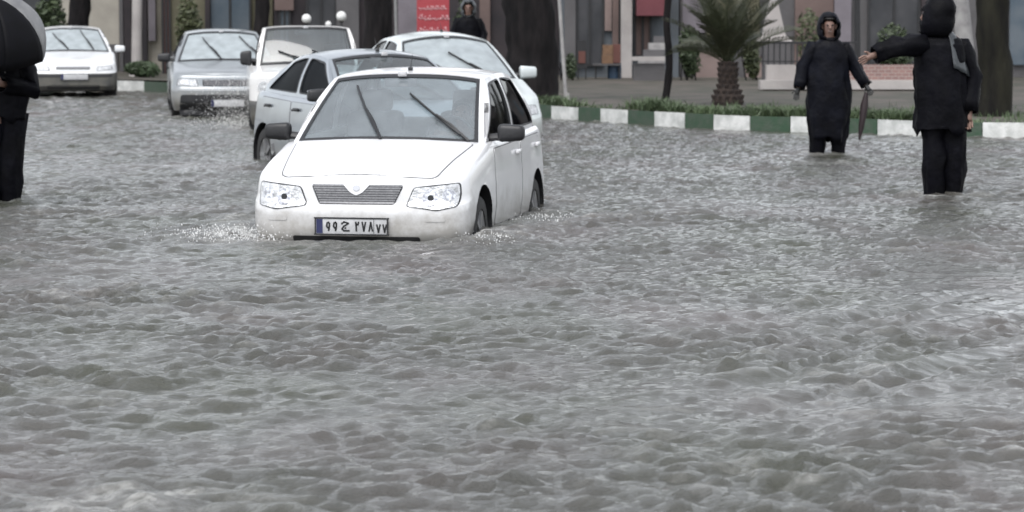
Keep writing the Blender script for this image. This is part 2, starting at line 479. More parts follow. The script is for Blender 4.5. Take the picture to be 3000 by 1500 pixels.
    # windscreen and rear screen
    def ws(u, q):
        b0 = Vector((u * xab, yab - bwb * (1 - u * u), zab + P.get('base_crown', .03) * (1 - u * u)))
        t0 = Vector((u * xt(yat), yat - bwt * (1 - u * u), zat + zroof(u) - .004))
        p = b0.lerp(t0, q); p.y -= .03 * 4 * q * (1 - q) * .6; p.z += .012 * 4 * q * (1 - q)
        return p
    def rs(u, q):
        b0 = Vector((u * xcb, ycb + P.get('rear_bow_base', .06) * (1 - u * u), zcb + .02 * (1 - u * u)))
        t0 = Vector((u * xt(yct), yct + yrr * (1 - u * u), zct + zroof(u) - .004))
        p = b0.lerp(t0, q); p.y += .02 * 4 * q * (1 - q); return p
    for fn, nm, sg, gmt in ((ws, 'windscreen', 1, P.get('wind_glass', M['glass'])), (rs, 'rear_window', -1, M['glass'])):
        a1, a2 = P.get('ap_u', .945), P.get('seal_u', .905)
        th = (0, sg * .02, -.012)
        for s in (-1, 1):
            surf(fn, sorted([s * x for x in (a1, .97, .99, 1.0)]), list(np.linspace(-.02, 1, 10)), (0, sg * .03, -.015), 'pillar', pm)
        us = list(np.linspace(-a2, a2, 17)); v0, v1 = P.get('seal_v', (.035, .93))
        g = surf(lambda u, q: fn(u, q) + Vector((0, sg * .006, -.003)), us, list(np.linspace(v0, v1, 9)), (0, sg * .005, -.003), nm, gmt)
        ob = dens([(-a1, 0.0), (a1, 0.0), (a1, .985), (-a1, .985)], .1); ib = [(-a2, v0), (a2, v0), (a2, v1), (-a2, v1)]
        v2, fs = tri2d(ob, [rnd(ib, .03)], .08)
        v, f = solid([fn(p[0], p[1]) + Vector((0, -sg * .003, .002)) for p in v2], fs, th); obj('seal', v, f, M['seal'], g, 40)
    # doors, handles
    for dr in P.get('doors', ()):
        for s, view in ((-1, 'l'), (1, 'r')):
            pl = rnd([(y, min(z, ztop(y) - .05)) for (y, z) in dr['outline']], .03)
            d = patch('door', pl, view, .004, pm, .004, grid=.09)
            c = sum((Vector(p) for p in pl), Vector((0, 0))) / len(pl)
            o2 = [tuple(c + (Vector(p) - c) * (1 + .012 / (Vector(p) - c).length)) for p in pl]
            patch('gap', o2, view, .0022, M['gap'], .003, grid=.09, parent=d)
            hy, hz = dr['handle']; hp = sd(s)((hy, hz), .02)
            MB().box(hp, (.03, .16, .035), bevel=.012).build('handle', P.get('handle_mat', M['black']), d)
            kp = sd(s)((hy + .15, hz - .01), .006)
            v, f = lathe([(0, 0), (s * .006, .0), (s * .006, .012), (-s * .004, .013)], 12); obj('keyhole', [Vector(q) + kp for q in v], f, M['black'], d)
    if P.get('hood'):
        hd = patch('bonnet', rnd(P['hood'], .06), 't', .005, pm, .006, grid=.09)
        c = sum((Vector(p) for p in P['hood']), Vector((0, 0))) / len(P['hood'])
        patch('gap', [tuple(c + (Vector(p) - c) * (1 + .011 / (Vector(p) - c).length)) for p in rnd(P['hood'], .06)], 't', .002, M['gap'], .003, grid=.09, parent=hd)
    # wing mirrors
    my, mz, mw, mh = P['mirror']
    for s in (-1, 1):
        base = side((my, mz - .02), s)
        mo = empty('wing_mirror', (0, 0, 0), 0, root)
        hx = base.x + s * (.07 + mw / 2)
        v, f = rbox((mw, .11, mh), .035, 3)
        vv = [Vector((p.x, p.y * (1 - .25 * s * p.x / mw), p.z * (1 - .22 * s * p.x / mw))) for p in v]
        obj('housing', [p + Vector((hx, my - .02, mz + .02)) for p in vv], f, P.get('mirror_mat', M['black']), mo, 50)
        MB().box((hx, my + .037, mz + .02), (mw * .84, .008, mh * .78), bevel=.003).build('mirror_glass', M['chrome'], mo)
        MB().tube([base + Vector((-s * .02, 0, 0)), (base.x + s * .06, my - .01, mz - .01), (hx, my - .02, mz - .02)], [(.035, .022)] * 3, 8).build('stalk', M['black'], mo)
    # wipers
    for (pu, pv, tu, tv) in P.get('wipers', ()):
        nrm = Vector((0, -.75, .65))
        a, b2 = ws(pu, pv), ws(tu, tv); mid = ws((pu + tu) / 2, (pv + tv) / 2)
        wp = MB().tube([a + nrm * .012, a.lerp(b2, .3) + nrm * .04, mid + nrm * .035], [.014, .013, .010], 6).build('wiper', M['black'], root)
        pts = [ws(pu + (tu - pu) * q, pv + (tv - pv) * q) + nrm * .014 for q in np.linspace(.12, 1, 8)]
        MB().tube(pts, [(.009, .014)] * 8, 6).build('blade', M['black'], wp)
    # cabin: dash, seats, wheel, inner mirror
    dz = zab - .02
    MB().box((0, yab + .18, dz - .06), (xab * 1.75, .34, .16), bevel=.05).build('dashboard', M['interior'], root)
    sx, sy = W2 * .46, P.get('seat_y', yab + 1.0)
    for s in (-1, 1):
        st = MB(); st.box((s * sx, sy - .1, zs + .30), (.48, .5, .16), bevel=.05); st.box((s * sx, sy + .2, zs + .62), (.46, .14, .6), bevel=.06, rx=R(-14)); ss = st.build('front_seat', M['seat'], root)
        MB().box((s * sx, sy + .3, zs + .99), (.26, .09, .17), bevel=.04, rx=R(-10)).build('headrest', M['seat'], ss)
    if P.get('rear_seat', True):
        MB().box((0, sy + .95, zs + .3), (W2 * 1.5, .5, .16), bevel=.05).box((0, sy + 1.25, zs + .58), (W2 * 1.5, .16, .5), bevel=.06, rx=R(-16)).build('rear_seat', M['seat'], root)
    tv = []; tf = []; n1, n2 = 24, 8
    for i in range(n1):
        for j in range(n2):
            a, b2 = 2 * math.pi * i / n1, 2 * math.pi * j / n2; rr = .18 + .014 * math.cos(b2)
            tv.append((rr * math.cos(a), .014 * math.sin(b2), rr * math.sin(a)))
            tf.append((i * n2 + j, ((i + 1) % n1) * n2 + j, ((i + 1) % n1) * n2 + (j + 1) % n2, i * n2 + (j + 1) % n2))
    st = MB().add(tv, tf); st.box((0, 0, 0), (.34, .02, .05)); st.box((0, 0, -.09), (.05, .02, .18))
    st.build('steering_wheel', M['black'], root, loc=(sx, yab + .46, dz + .03), rot=(R(-25), 0, 0))
    p = ws(P.get('rv', (-.05, .84))[0], P.get('rv', (-.05, .84))[1])
    rv = MB().box(p + Vector((0, .09, -.0)), (.25, .03, .07), bevel=.012).build('rear_view_mirror', M['interior'], root)
    MB().box(p + Vector((.02, .05, .065)), (.07, .03, .04), bevel=.01).build('mount', M['plate'], rv)
    # front details
    for d in P.get('front_parts', ()):
        par = root
        for mx in ((1, -1) if d.get('mirror') else (1,)):
            pl = [(x * mx, z) for (x, z) in d['outline']]
            if d.get('round'): pl = rnd(pl, d['round'])
            hl = [[(x * mx, z) for (x, z) in h] for h in d.get('holes', ())]
            o = patch(d['name'], pl, 'f', d.get('o', .006), d['mat'], d.get('th', .02), hl, d.get('grid', .035))
            for c in d.get('sub', ()):
                cl = [(x * mx, z) for (x, z) in c['outline']]
                if c.get('round'): cl = rnd(cl, c['round'])
                patch(c['name'], cl, 'f', c.get('o', .01), c['mat'], c.get('th', .006), (), c.get('grid', .03), parent=o)
    if P.get('aerial'):
        u, s_, ln = P['aerial']; p = roof(u, s_)
        ae = MB().box(p + Vector((0, 0, .012)), (.035, .05, .03), bevel=.01).build('aerial', M['black'], root)
        MB().tube([p + Vector((0, 0, .02)), p + Vector((0, ln * .6, ln))], [.004, .002], 5).build('rod', M['black'], ae)
    return dict(ws=ws, roof=roof, fr=fr, patch=patch)
def circ(cx, cz, r, n=16, rz=None):
    return [(cx + r * math.cos(2 * math.pi * i / n), cz + (rz or r) * math.sin(2 * math.pi * i / n)) for i in range(n)]
def rect(x0, x1, z0, z1): return [(x0, z0), (x1, z0), (x1, z1), (x0, z1)]

def strokes(polys, wd):
    """flat pen strokes as thin prisms in the x-z plane"""
    mb = MB()
    for pl in polys:
        for i in range(len(pl) - 1):
            a, b = Vector((pl[i][0], 0, pl[i][1])), Vector((pl[i + 1][0], 0, pl[i + 1][1]))
            d = (b - a); n = Vector((-d.z, 0, d.x)).normalized() * wd / 2; e = d.normalized() * wd * .3
            q = [a - n - e, b - n + e, b + n + e, a + n - e]
            mb.add(q + [p + Vector((0, .002, 0)) for p in q], [(0, 1, 2, 3), (7, 6, 5, 4), (0, 4, 5, 1), (1, 5, 6, 2), (2, 6, 7, 3), (3, 7, 4, 0)])
    return mb
GLYPH = {'9': [[(.8, .55), (.75, .35), (.45, .3), (.2, .5), (.3, .85), (.6, .95), (.8, .8), (.8, .55), (.72, .2), (.6, 0)]],
         '2': [[(.2, 1), (.3, .5), (.35, 0)], [(.2, 1), (.35, .72), (.7, .72), (.8, 1)]],
         '7': [[(.1, 1), (.45, 0), (.8, 1)]], '8': [[(.1, 0), (.45, 1), (.8, 0)]],
         'j': [[(.0, .8), (.35, 1), (1, .85)], [(1, .85), (.3, .5), (.05, .2), (.35, 0), (1.1, .0)], [(.48, .3), (.6, .3)]]}
def add_plate(root, cx, zc, yfun, wd=.52, ht=.115, text='99j27877', tilt=0):
    """number plate: sheet, frame, blue band and characters"""
    y = min(yfun((cx + x, zc)).y for x in (-wd / 2, 0, wd / 2)) - .018
    pl = MB().box((cx, y, zc), (wd, .008, ht), bevel=.003).build('number_plate', M['plate'], root)
    fr_ = MB()
    for sz in (-1, 1): fr_.box((cx, y - .001, zc + sz * ht / 2), (wd + .02, .014, .010))
    for sx in (-1, 1): fr_.box((cx + sx * wd / 2, y - .001, zc), (.010, .0135, ht))
    fr_.build('frame', M['black'], pl)
    MB().box((cx - wd / 2 + .03, y - .0045, zc), (.045, .003, ht - .015)).build('blue_band', M['plate_blue'], pl)
    if text:
        xs = [.075, .125, .19, .285, .335, .385, .44, .485]; hs = .062
        for i, ch in enumerate(text):
            polys = []; w_ = .05 if ch == 'j' else .034
            for st in GLYPH[ch]:
                polys.append([(cx - wd / 2 + xs[i] + a * w_, zc - hs * (.5 if i < 6 else .62) + b * hs * (1 if i < 6 else .85)) for a, b in st])
            o = strokes(polys, .0115).build('character', M['ink'], pl, None); o.location = (0, y - .0065, 0)
        MB().box((cx + wd / 2 - .098, y - .0045, zc), (.004, .002, ht - .015)).build('divider', M['ink'], pl)
    return pl
# ------------------------------------------------------------------ places of the cars (needed by the water too)
CARS = {'main': dict(X=-1.105, Y=19.0, z=-.28, th=-10.2, L=3.565, W=1.605),
        'silver_hatch': dict(X=-.63, Y=26.6, z=-.23, th=24, L=3.82, W=1.65),
        'tall': dict(X=-.36, Y=32.6, z=-.22, th=15, L=4.25, W=1.74),
        'pickup': dict(X=-2.74, Y=36.8, z=-.16, th=6, L=4.4, W=1.66),
        'silver_saloon': dict(X=-4.40, Y=41.8, z=-.08, th=8, L=4.45, W=1.72),
        'white_saloon': dict(X=-8.4, Y=52.0, z=-.05, th=10, L=4.4, W=1.72)}
LEGS = [G(2425, 450), G(2762, 575), G(22, 590)]

# ------------------------------------------------------------------ flood water
def vnoise(x, y, sc, seed):
    """cheap smooth value noise on numpy arrays"""
    rs_ = np.random.RandomState(seed); T = rs_.rand(256, 256)
    x, y = x / sc + 1000, y / sc + 1000; xi, yi = np.floor(x).astype(int), np.floor(y).astype(int)
    fx, fy = x - xi, y - yi; fx = fx * fx * (3 - 2 * fx); fy = fy * fy * (3 - 2 * fy)
    g = lambda a, b: T[a % 256, b % 256]
    return (g(xi, yi) * (1 - fx) + g(xi + 1, yi) * fx) * (1 - fy) + (g(xi, yi + 1) * (1 - fx) + g(xi + 1, yi + 1) * fx) * fy
def axis_pts():
    xs = list(np.arange(-3.4, 3.401, .027)); s = .027; x = 3.4
    while x < 22: s = min(s * 1.018, .13); x += s; xs.append(x); xs.insert(0, -x)
    xs += [26, 34, 50, 90]; xs = [-90, -50, -34, -26] + xs
    ys = [-40, -20, -8, -2, 1]; y = 1.0
    while y < 6: y += .2; ys.append(y)
    while y < 78: y += max(.019, .0017 * y); ys.append(y)
    return np.array(xs), np.array(ys + [84, 95])
XS, YS = axis_pts()
GX, GY = np.meshgrid(XS, YS)
rs0 = np.random.RandomState(3)
wx = GX + .25 * (vnoise(GX, GY, 1.1, 11) - .5) + .10 * (vnoise(GX, GY, .4, 12) - .5)
wy = GY + .25 * (vnoise(GX, GY, 1.1, 13) - .5) + .10 * (vnoise(GX, GY, .4, 14) - .5)
Z = np.zeros_like(GX)
patch_a = vnoise(GX, GY, 2.6, 21); patch_b = vnoise(GX, GY, 1.3, 22); patch_c = vnoise(GX, GY, .55, 23)
for i in range(54):
    lam = .075 * (6.5 ** rs0.rand()); ang = R(rs0.normal(72, 45)); amp = .0050 * lam ** .62
    k = 2 * math.pi / lam; ph = k * (wx * math.cos(ang) + wy * math.sin(ang)) + rs0.rand() * 6.28
    c = np.sin(ph); gate = (patch_a, patch_b, patch_c)[i % 3]
    Z += amp * (c + .35 * (np.abs(c) * 2 - 1)) * (.35 + 1.5 * np.clip(gate, 0, 1) ** 1.5)
fine = np.clip((30 - GY) / 22, 0, 1)
for sc, am, sd_ in ((.07, .011, 31), (.11, .011, 32), (.22, .009, 33)):
    n_ = vnoise(wx, wy * .8, sc, sd_); Z += am * (1 - 2 * np.abs(2 * n_ - 1)) * (.25 + 1.1 * patch_b * patch_c * 2) * .5
# diagonal standing ripples on the right, streaming past the waders
u_ = GX * .62 + GY * .30
right = np.exp(-((GX - (1.75 + .16 * (GY - 13.5))) / .95) ** 2) * np.exp(-((GY - 13.4) / 2.6) ** 2)
calm = np.exp(-(((GX - 1.85) / .55) ** 2 + ((GY - 10.9) / .75) ** 2)) * .9 + np.exp(-(((GX - 2.35) / .65) ** 2 + ((GY - 14.5) / .8) ** 2)) * .8 + .55 * np.clip((vnoise(GX * .8, GY * .45, .8, 55) - .62) * 5, 0, 1)
strk = np.clip((vnoise(GX * .87 - GY * .50, (GX * .50 + GY * .87) / 7, .24, 71) - .50) * 4.5, 0, 1) * np.clip(np.exp(-((GX - (1.9 + .18 * (GY - 13))) / 1.15) ** 2) * np.exp(-((GY - 13.2) / 3.2) ** 2) * 1.4, 0, 1)
strk2 = np.clip((vnoise(GX / 3.0, GY, .55, 72) - .55) * 4, 0, 1)
calm = np.clip(np.maximum(np.maximum(calm, strk * .95), strk2 * .5), 0, 1)
Z *= 1 - .72 * calm
al, ac = GX * .50 + GY * .87, GX * .87 - GY * .50
rid = lambda sc, st, sd_: 1 - 2 * np.abs(2 * vnoise(ac + .05 * patch_c, al / st, sc, sd_) - 1)
flow = np.clip(right * 1.3, 0, 1)
Z += flow * (.020 * rid(.17, 6, 61) + .012 * rid(.09, 5, 62)) * (.4 + 1.2 * patch_b)
Z = Z * (1 - .25 * right) + .012 * right * np.sin(2 * math.pi * (GY * .62 - GX * .80) / .36 + 5 * patch_b + 3 * patch_c) * (.3 + patch_a * 1.4)
foam = np.zeros_like(Z)
for nm, c in CARS.items():
    t = R(c['th']); dx, dy = GX - c['X'], GY - c['Y']
    lx, ly = dx * math.cos(t) + dy * math.sin(t), -dx * math.sin(t) + dy * math.cos(t)
    qx = np.maximum(np.abs(lx) - c['W'] / 2, 0); qy = np.maximum(np.maximum(-ly, ly - c['L']), 0)
    d = np.hypot(qx, qy); am = {'main': 1.0, 'silver_hatch': .8, 'tall': .6, 'pickup': 1.0}.get(nm, .5)
    front = np.clip((.9 - ly) / 1.2, 0, 1)
    Z += am * .022 * np.exp(-((d - .22) / .16) ** 2) * (.35 + front) * (.4 + 1.2 * patch_c)
    Z -= am * .035 * np.exp(-(d / .10) ** 2) * front
    foam += am * np.exp(-(d / .22) ** 2) * (.25 + .75 * front) * 1.1
    wk = np.abs(np.abs(lx) - c['W'] / 2 - .32 * np.clip(ly, 0, 9)) ; wk = np.exp(-(wk / .18) ** 2) * (ly > 0) * (ly < 5) * np.exp(-np.clip(ly, 0, 9) / 2.4)
    Z += am * .03 * wk * (.3 + 1.4 * patch_c); foam += .45 * am * wk
for p in LEGS:
    d = np.hypot(GX - p.x, (GY - p.y + .12)); Z += .022 * np.exp(-((d - .3) / .1) ** 2) + .012 * np.sin(d * 22) * np.exp(-d / .5)
    foam += .6 * np.exp(-((d - .25) / .15) ** 2)
c = CARS['main']; t = R(c['th']); lx = (GX - c['X']) * math.cos(t) + (GY - c['Y']) * math.sin(t); ly = -(GX - c['X']) * math.sin(t) + (GY - c['Y']) * math.cos(t)
nearf = np.exp(-(np.minimum(ly + .02, 0) / .42) ** 2) * np.exp(-(np.maximum(np.abs(lx) - .55, 0) / .22) ** 2) * (ly < .5)
Z = Z * (1 - .72 * nearf) - .022 * nearf
for px, py, rx, ry, am in ((150, 1475, .55, .22, 1.1), (530, 1450, .12, .1, .9), (690, 705, .35, .35, 1.0), (150, 1170, .09, .12, .6), (860, 985, .07, .1, .6), (2440, 480, .5, .6, .35), (2890, 430, .3, .5, .3)):
    p = G(px, py); foam += am * np.exp(-(((GX - p.x) / rx) ** 2 + ((GY - p.y) / ry) ** 2))
edge_f = np.clip((GY - 78) / 6, 0, 1); out_f = np.clip((np.abs(GX) - 20) / 3, 0, 1)
Z *= (1 - edge_f) * (1 - out_f) * np.clip((GY - 2) / 4, 0, 1)
crest = np.clip((Z - .020) / .03, 0, 1)
fn_ = vnoise(GX, GY, .09, 41) * .6 + vnoise(GX, GY, .2, 42) * .4
speck = (fn_ > .70) * np.clip((patch_b - .45) * 3, 0, 1)
foam = np.clip(foam * (fn_ * 1.9 - .45), 0, 1) + crest * np.clip(fn_ * 2.4 - 1.1, 0, 1) * .5 + speck * .22
nx, ny = len(XS), len(YS)
wv = np.stack([GX, GY, Z], -1).reshape(-1, 3)
ii = np.arange((ny - 1) * (nx - 1)); r_, c_ = ii // (nx - 1), ii % (nx - 1); a_ = r_ * nx + c_
wf = np.stack([a_, a_ + 1, a_ + nx + 1, a_ + nx], -1)
wm = bpy.data.meshes.new('flood_water')
wm.vertices.add(len(wv)); wm.vertices.foreach_set('co', wv.ravel())
wm.loops.add(wf.size); wm.loops.foreach_set('vertex_index', wf.ravel())
wm.polygons.add(len(wf)); wm.polygons.foreach_set('loop_start', np.arange(0, wf.size, 4))
wm.update(calc_edges=True); wm.shade_smooth()
at = wm.attributes.new('foam', 'FLOAT', 'POINT'); at.data.foreach_set('value', np.clip(foam, 0, 1).ravel().astype(np.float32))
at2 = wm.attributes.new('calm', 'FLOAT', 'POINT'); at2.data.foreach_set('value', calm.ravel().astype(np.float32))
def water_mat():
    m = bpy.data.materials.new('muddy_flood_water'); m.use_nodes = True
    t = m.node_tree; N = t.nodes.new; L = t.links.new; b = t.nodes['Principled BSDF']
    tc = N('ShaderNodeTexCoord')
    n1 = N('ShaderNodeTexNoise'); n1.inputs['Scale'].default_value = .9; n1.inputs['Detail'].default_value = 5; mp1 = N('ShaderNodeMapping'); mp1.inputs['Scale'].default_value = (1.0, .45, 1); L(tc.outputs['Object'], mp1.inputs[0]); L(mp1.outputs[0], n1.inputs['Vector'])
    r1 = N('ShaderNodeValToRGB'); e = r1.color_ramp.elements
    e[0].position = .3; e[0].color = (.050, .053, .036, 1); e[1].position = .72; e[1].color = (.088, .075, .070, 1)
    k = e.new(.5); k.color = (.067, .066, .058, 1)
    L(n1.outputs['Fac'], r1.inputs['Fac'])
    fa = N('ShaderNodeAttribute'); fa.attribute_name = 'foam'
    n2 = N('ShaderNodeTexNoise'); n2.inputs['Scale'].default_value = 26; n2.inputs['Detail'].default_value = 5; L(tc.outputs['Object'], n2.inputs['Vector'])
    mm = N('ShaderNodeMath'); mm.operation = 'MULTIPLY_ADD'; mm.inputs[1].default_value = 1.8; mm.inputs[2].default_value = -.45; L(n2.outputs['Fac'], mm.inputs[0])
    mu = N('ShaderNodeMath'); mu.operation = 'MULTIPLY'; mu.use_clamp = True; L(mm.outputs[0], mu.inputs[0]); L(fa.outputs['Fac'], mu.inputs[1])
    mx = N('ShaderNodeMix'); mx.data_type = 'RGBA'; mx.inputs['B'].default_value = (.62, .62, .60, 1)
    L(mu.outputs[0], mx.inputs['Factor']); L(r1.outputs[0], mx.inputs['A']); L(mx.outputs['Result'], b.inputs['Base Color'])
    rr = N('ShaderNodeMapRange'); rr.inputs[3].default_value = .04; rr.inputs[4].default_value = .8; L(mu.outputs[0], rr.inputs[0]); L(rr.outputs[0], b.inputs['Roughness'])
    b.inputs['IOR'].default_value = 1.38
    n3 = N('ShaderNodeTexNoise'); n3.inputs['Scale'].default_value = 20; n3.inputs['Detail'].default_value = 8; n3.inputs['Roughness'].default_value = .7
    L(tc.outputs['Object'], n3.inputs['Vector'])
    bp = N('ShaderNodeBump'); bp.inputs['Strength'].default_value = .9; bp.inputs['Distance'].default_value = .03
    ca = N('ShaderNodeAttribute'); ca.attribute_name = 'calm'; cm = N('ShaderNodeMapRange'); cm.inputs[3].default_value = .85; cm.inputs[4].default_value = .12; L(ca.outputs['Fac'], cm.inputs[0]); L(cm.outputs[0], bp.inputs['Strength'])
    L(n3.outputs['Fac'], bp.inputs['Height']); L(bp.outputs[0], b.inputs['Normal'])
    return m
wm.materials.append(water_mat())
wo_ = bpy.data.objects.new('flood_water', wm); COL.objects.link(wo_); tag(wo_, 'grey muddy flood water rushing across the whole street', 'water', kind='structure')

# ------------------------------------------------------------------ road under the water, pavement island, kerb
M['asphalt'] = mat('wet_asphalt', (.05, .05, .052), .5, col2=(.035, .035, .037))
M['earth'] = mat('wet_earth', (.088, .074, .064), .8, col2=(.040, .042, .030), scale=1.6, bump=.5, bscale=9, detail=8)
def sheet(name, pts, z, m):
    return obj(name, [(x, y, z) for x, y in pts], [tuple(range(len(pts)))], m, None, None)
tag(sheet('ground', [(-1500, -300), (1500, -300), (1500, 3000), (-1500, 3000)], -.45, M['earth']), 'flat ground reaching to the horizon', 'ground', kind='structure')
rv_ = []; rf_ = []
ry = [-60, 0, 15, 30, 42, 60, 100]; rz = [-.28, -.28, -.28, -.24, -.10, -.08, -.08]
for y, z in zip(ry, rz): rv_ += [(-90, y, z), (90, y, z)]
for i in range(len(ry) - 1): rf_.append((2 * i, 2 * i + 1, 2 * i + 3, 2 * i + 2))
tag(obj('road', rv_, rf_, M['asphalt'], None, None), 'asphalt road hidden beneath the flood water', 'road', kind='structure')

KB = [(4600, 412), (4420, 411), (4240, 410), (4060, 409), (3880, 408), (3700, 407), (3520, 406), (3350, 404.5), (3180, 402), (3030, 400), (2892, 398.5), (2735, 394), (2600, 388), (2489, 384.5), (2339, 380), (2224, 377), (2123, 373), (2042, 369), (1955, 364), (1878, 358), (1796, 352.5), (1731, 348.5), (1652, 343), (1590, 338.5)]
kpts = [G(px, py + 7) for px, py in KB]
tail = [kpts[-1], Vector((-1.6, 46.2, 0)), Vector((-4.8, 52.0, 0)), Vector((-8.0, 57.4, 0)), Vector((-13, 60.5, 0)), Vector((-24, 62.5, 0))]
def catmull(P_, n):
    out = []
    for i in range(len(P_) - 1):
        p0, p1, p2, p3 = P_[max(i - 1, 0)], P_[i], P_[i + 1], P_[min(i + 2, len(P_) - 1)]
        for k in range(n):
            t = k / n; out.append(.5 * ((2 * p1) + (p2 - p0) * t + (2 * p0 - 5 * p1 + 4 * p2 - p3) * t * t + (3 * p1 - p0 - 3 * p2 + p3) * t ** 3))
    return out + [P_[-1]]
tl = catmull(tail, 40); acc, last = [], tl[0]; run = 0
for p in tl[1:]:
    run += (p - last).length; last = p
    if run > .98: acc.append(p.copy()); run = 0
kall = kpts + acc
M['kerb_white'] = mat('kerb_paint_white', (.76, .76, .74), .5, col2=(.5, .51, .49), scale=7, bump=.3, detail=8)
M['kerb_green'] = mat('kerb_paint_green', (.035, .075, .042), .5, col2=(.06, .085, .06), scale=9, bump=.3, detail=8)
kerb = tag(empty('kerb', kall[0]), 'kerb of alternating white and dark green painted stones edging the island', 'kerb', kind='structure')
def knorm(i):
    t = (kall[min(i + 1, len(kall) - 1)] - kall[max(i - 1, 0)]); return Vector((t.y, -t.x, 0)).normalized()
inner_edge = []
for i in range(len(kall) - 1):
    a, b = kall[i], kall[i + 1]; na, nb = knorm(i), knorm(i + 1); g = (b - a).normalized() * .006
    a, b = a + g, b - g
    prof = [(-.03, -.35), (0, .165), (.02, .186), (.05, .194), (.22, .215), (.22, -.35)]
    dz = random.uniform(-.006, .006); vv = []
    for p, n in ((a, na), (b, nb)):
        for (q, z) in prof: vv.append(p - n * q * -1 + Vector((0, 0, z + dz)) - kall[0] if False else p + n * (-q) + Vector((0, 0, z + dz)) - kall[0])
    m_ = len(prof); ff = [(k, (k + 1) % m_, m_ + (k + 1) % m_, m_ + k) for k in range(m_)] + [tuple(range(m_)), tuple(range(m_, 2 * m_))]
    obj('kerb_stone', vv, ff, M['kerb_white'] if i % 2 == 1 else M['kerb_green'], kerb, 30)
# which side of the path is the island: far side
nrm_far = [-knorm(i) for i in range(len(kall))]
if nrm_far[3].y < 0: nrm_far = [-n for n in nrm_far]
inner_edge = [p + n * .21 for p, n in zip(kall, nrm_far)]
isl = [(p.x, p.y) for p in inner_edge] + [(-60, 64), (-60, 120), (70, 120), (70, inner_edge[0].y)]
v2, fs = tri2d(isl, (), 3.0)
def island_z(x, y): return .175 + .05 * min(1, max(0, (y - 36) / 20)) + .02 * mnoise.noise((x * .5, y * .5, 0))
tag(obj('pavement_island', [(p[0], p[1], .185 + .04 * min(1, max(0, (p[1] - 40) / 18))) for p in v2], fs, M['earth'], None, 60), 'brown wet earth island and pavement behind the painted kerb', 'pavement', kind='structure')

# ------------------------------------------------------------------ the cars
WHITE = paint('white_paint', (.74, .74, .75), .95)
WHITE2 = paint('white_pickup_paint', (.72, .71, .70), .88)
WHITE3 = paint('white_saloon_paint', (.74, .75, .76), .9)
SILVER = paint('silver_blue_paint', (.33, .36, .39), .9, .3, .5)
SILVER2 = paint('silver_grey_paint', (.30, .32, .335), .85, .32, .4)
PALE = paint('pale_grey_green_paint', (.60, .64, .64), .9, .3, .15)
M['bumper_grey'] = mat('grey_plastic_bumper', (.06, .06, .058), .6, col2=(.11, .105, .09), scale=5)
def place(key, name, label):
    c = CARS[key]; o = empty(name, (c['X'], c['Y'], c['z']), R(c['th'])); return tag(o, label, 'car', 'cars caught in the flooded street')

WID = [(.18, .93), (.28, .97), (.45, 1.0), (.62, 1.0), (.78, .985), (.95, .96)]
o = place('main', 'hatchback_car', 'white hatchback in front, grille towards camera, water up to its bumper')
grl = {'name': 'grille', 'outline': [(-.33, .648), (.335, .648), (.272, .517), (-.272, .517)], 'round': .02, 'o': .004, 'mat': M['black'], 'th': .01,
       'sub': [{'name': 'slat', 'outline': [(-.322 + .056 * t, z0), (.327 - .056 * t, z0), (.327 - .056 * t, z0 + .0125), (-.322 + .056 * t, z0 + .0125)], 'o': .010, 'mat': M['grille'], 'th': .006, 'grid': .09}
               for t, z0 in [(1 - q / 7, .522 + .0172 * q) for q in range(8)]]
       + [{'name': 'badge_panel', 'outline': [(-.10, .66), (.10, .66), (.045, .60), (.0, .578), (-.045, .60)], 'round': .015, 'o': .017, 'mat': WHITE, 'th': .012},
          {'name': 'emblem', 'outline': circ(0, .632, .026, 18, .02), 'o': .021, 'mat': M['chrome'], 'th': .004}]}
hl = [(.355, .506), (.405, .638), (.55, .655), (.725, .672), (.735, .59), (.722, .506), (.58, .474), (.48, .49)]
def shrink(pl, d):
    c = sum((Vector(p) for p in pl), Vector((0, 0))) / len(pl); return [tuple(c + (Vector(p) - c) * (1 - d / (Vector(p) - c).length)) for p in pl]
lamp = {'name': 'headlight', 'outline': hl, 'round': .025, 'o': .003, 'mat': M['seal'], 'th': .01, 'mirror': 1,
        'sub': [{'name': 'lens', 'outline': shrink(hl, .009), 'round': .022, 'o': .012, 'mat': M['lens'], 'th': .01},
                {'name': 'reflector', 'outline': circ(.53, .565, .058, 18), 'o': .0145, 'mat': M['reflector'], 'th': .004},
                {'name': 'bulb', 'outline': circ(.53, .565, .022, 14), 'o': .018, 'mat': M['seal'], 'th': .004},
                {'name': 'reflector', 'outline': circ(.655, .585, .045, 18), 'o': .0145, 'mat': M['reflector'], 'th': .004}]}
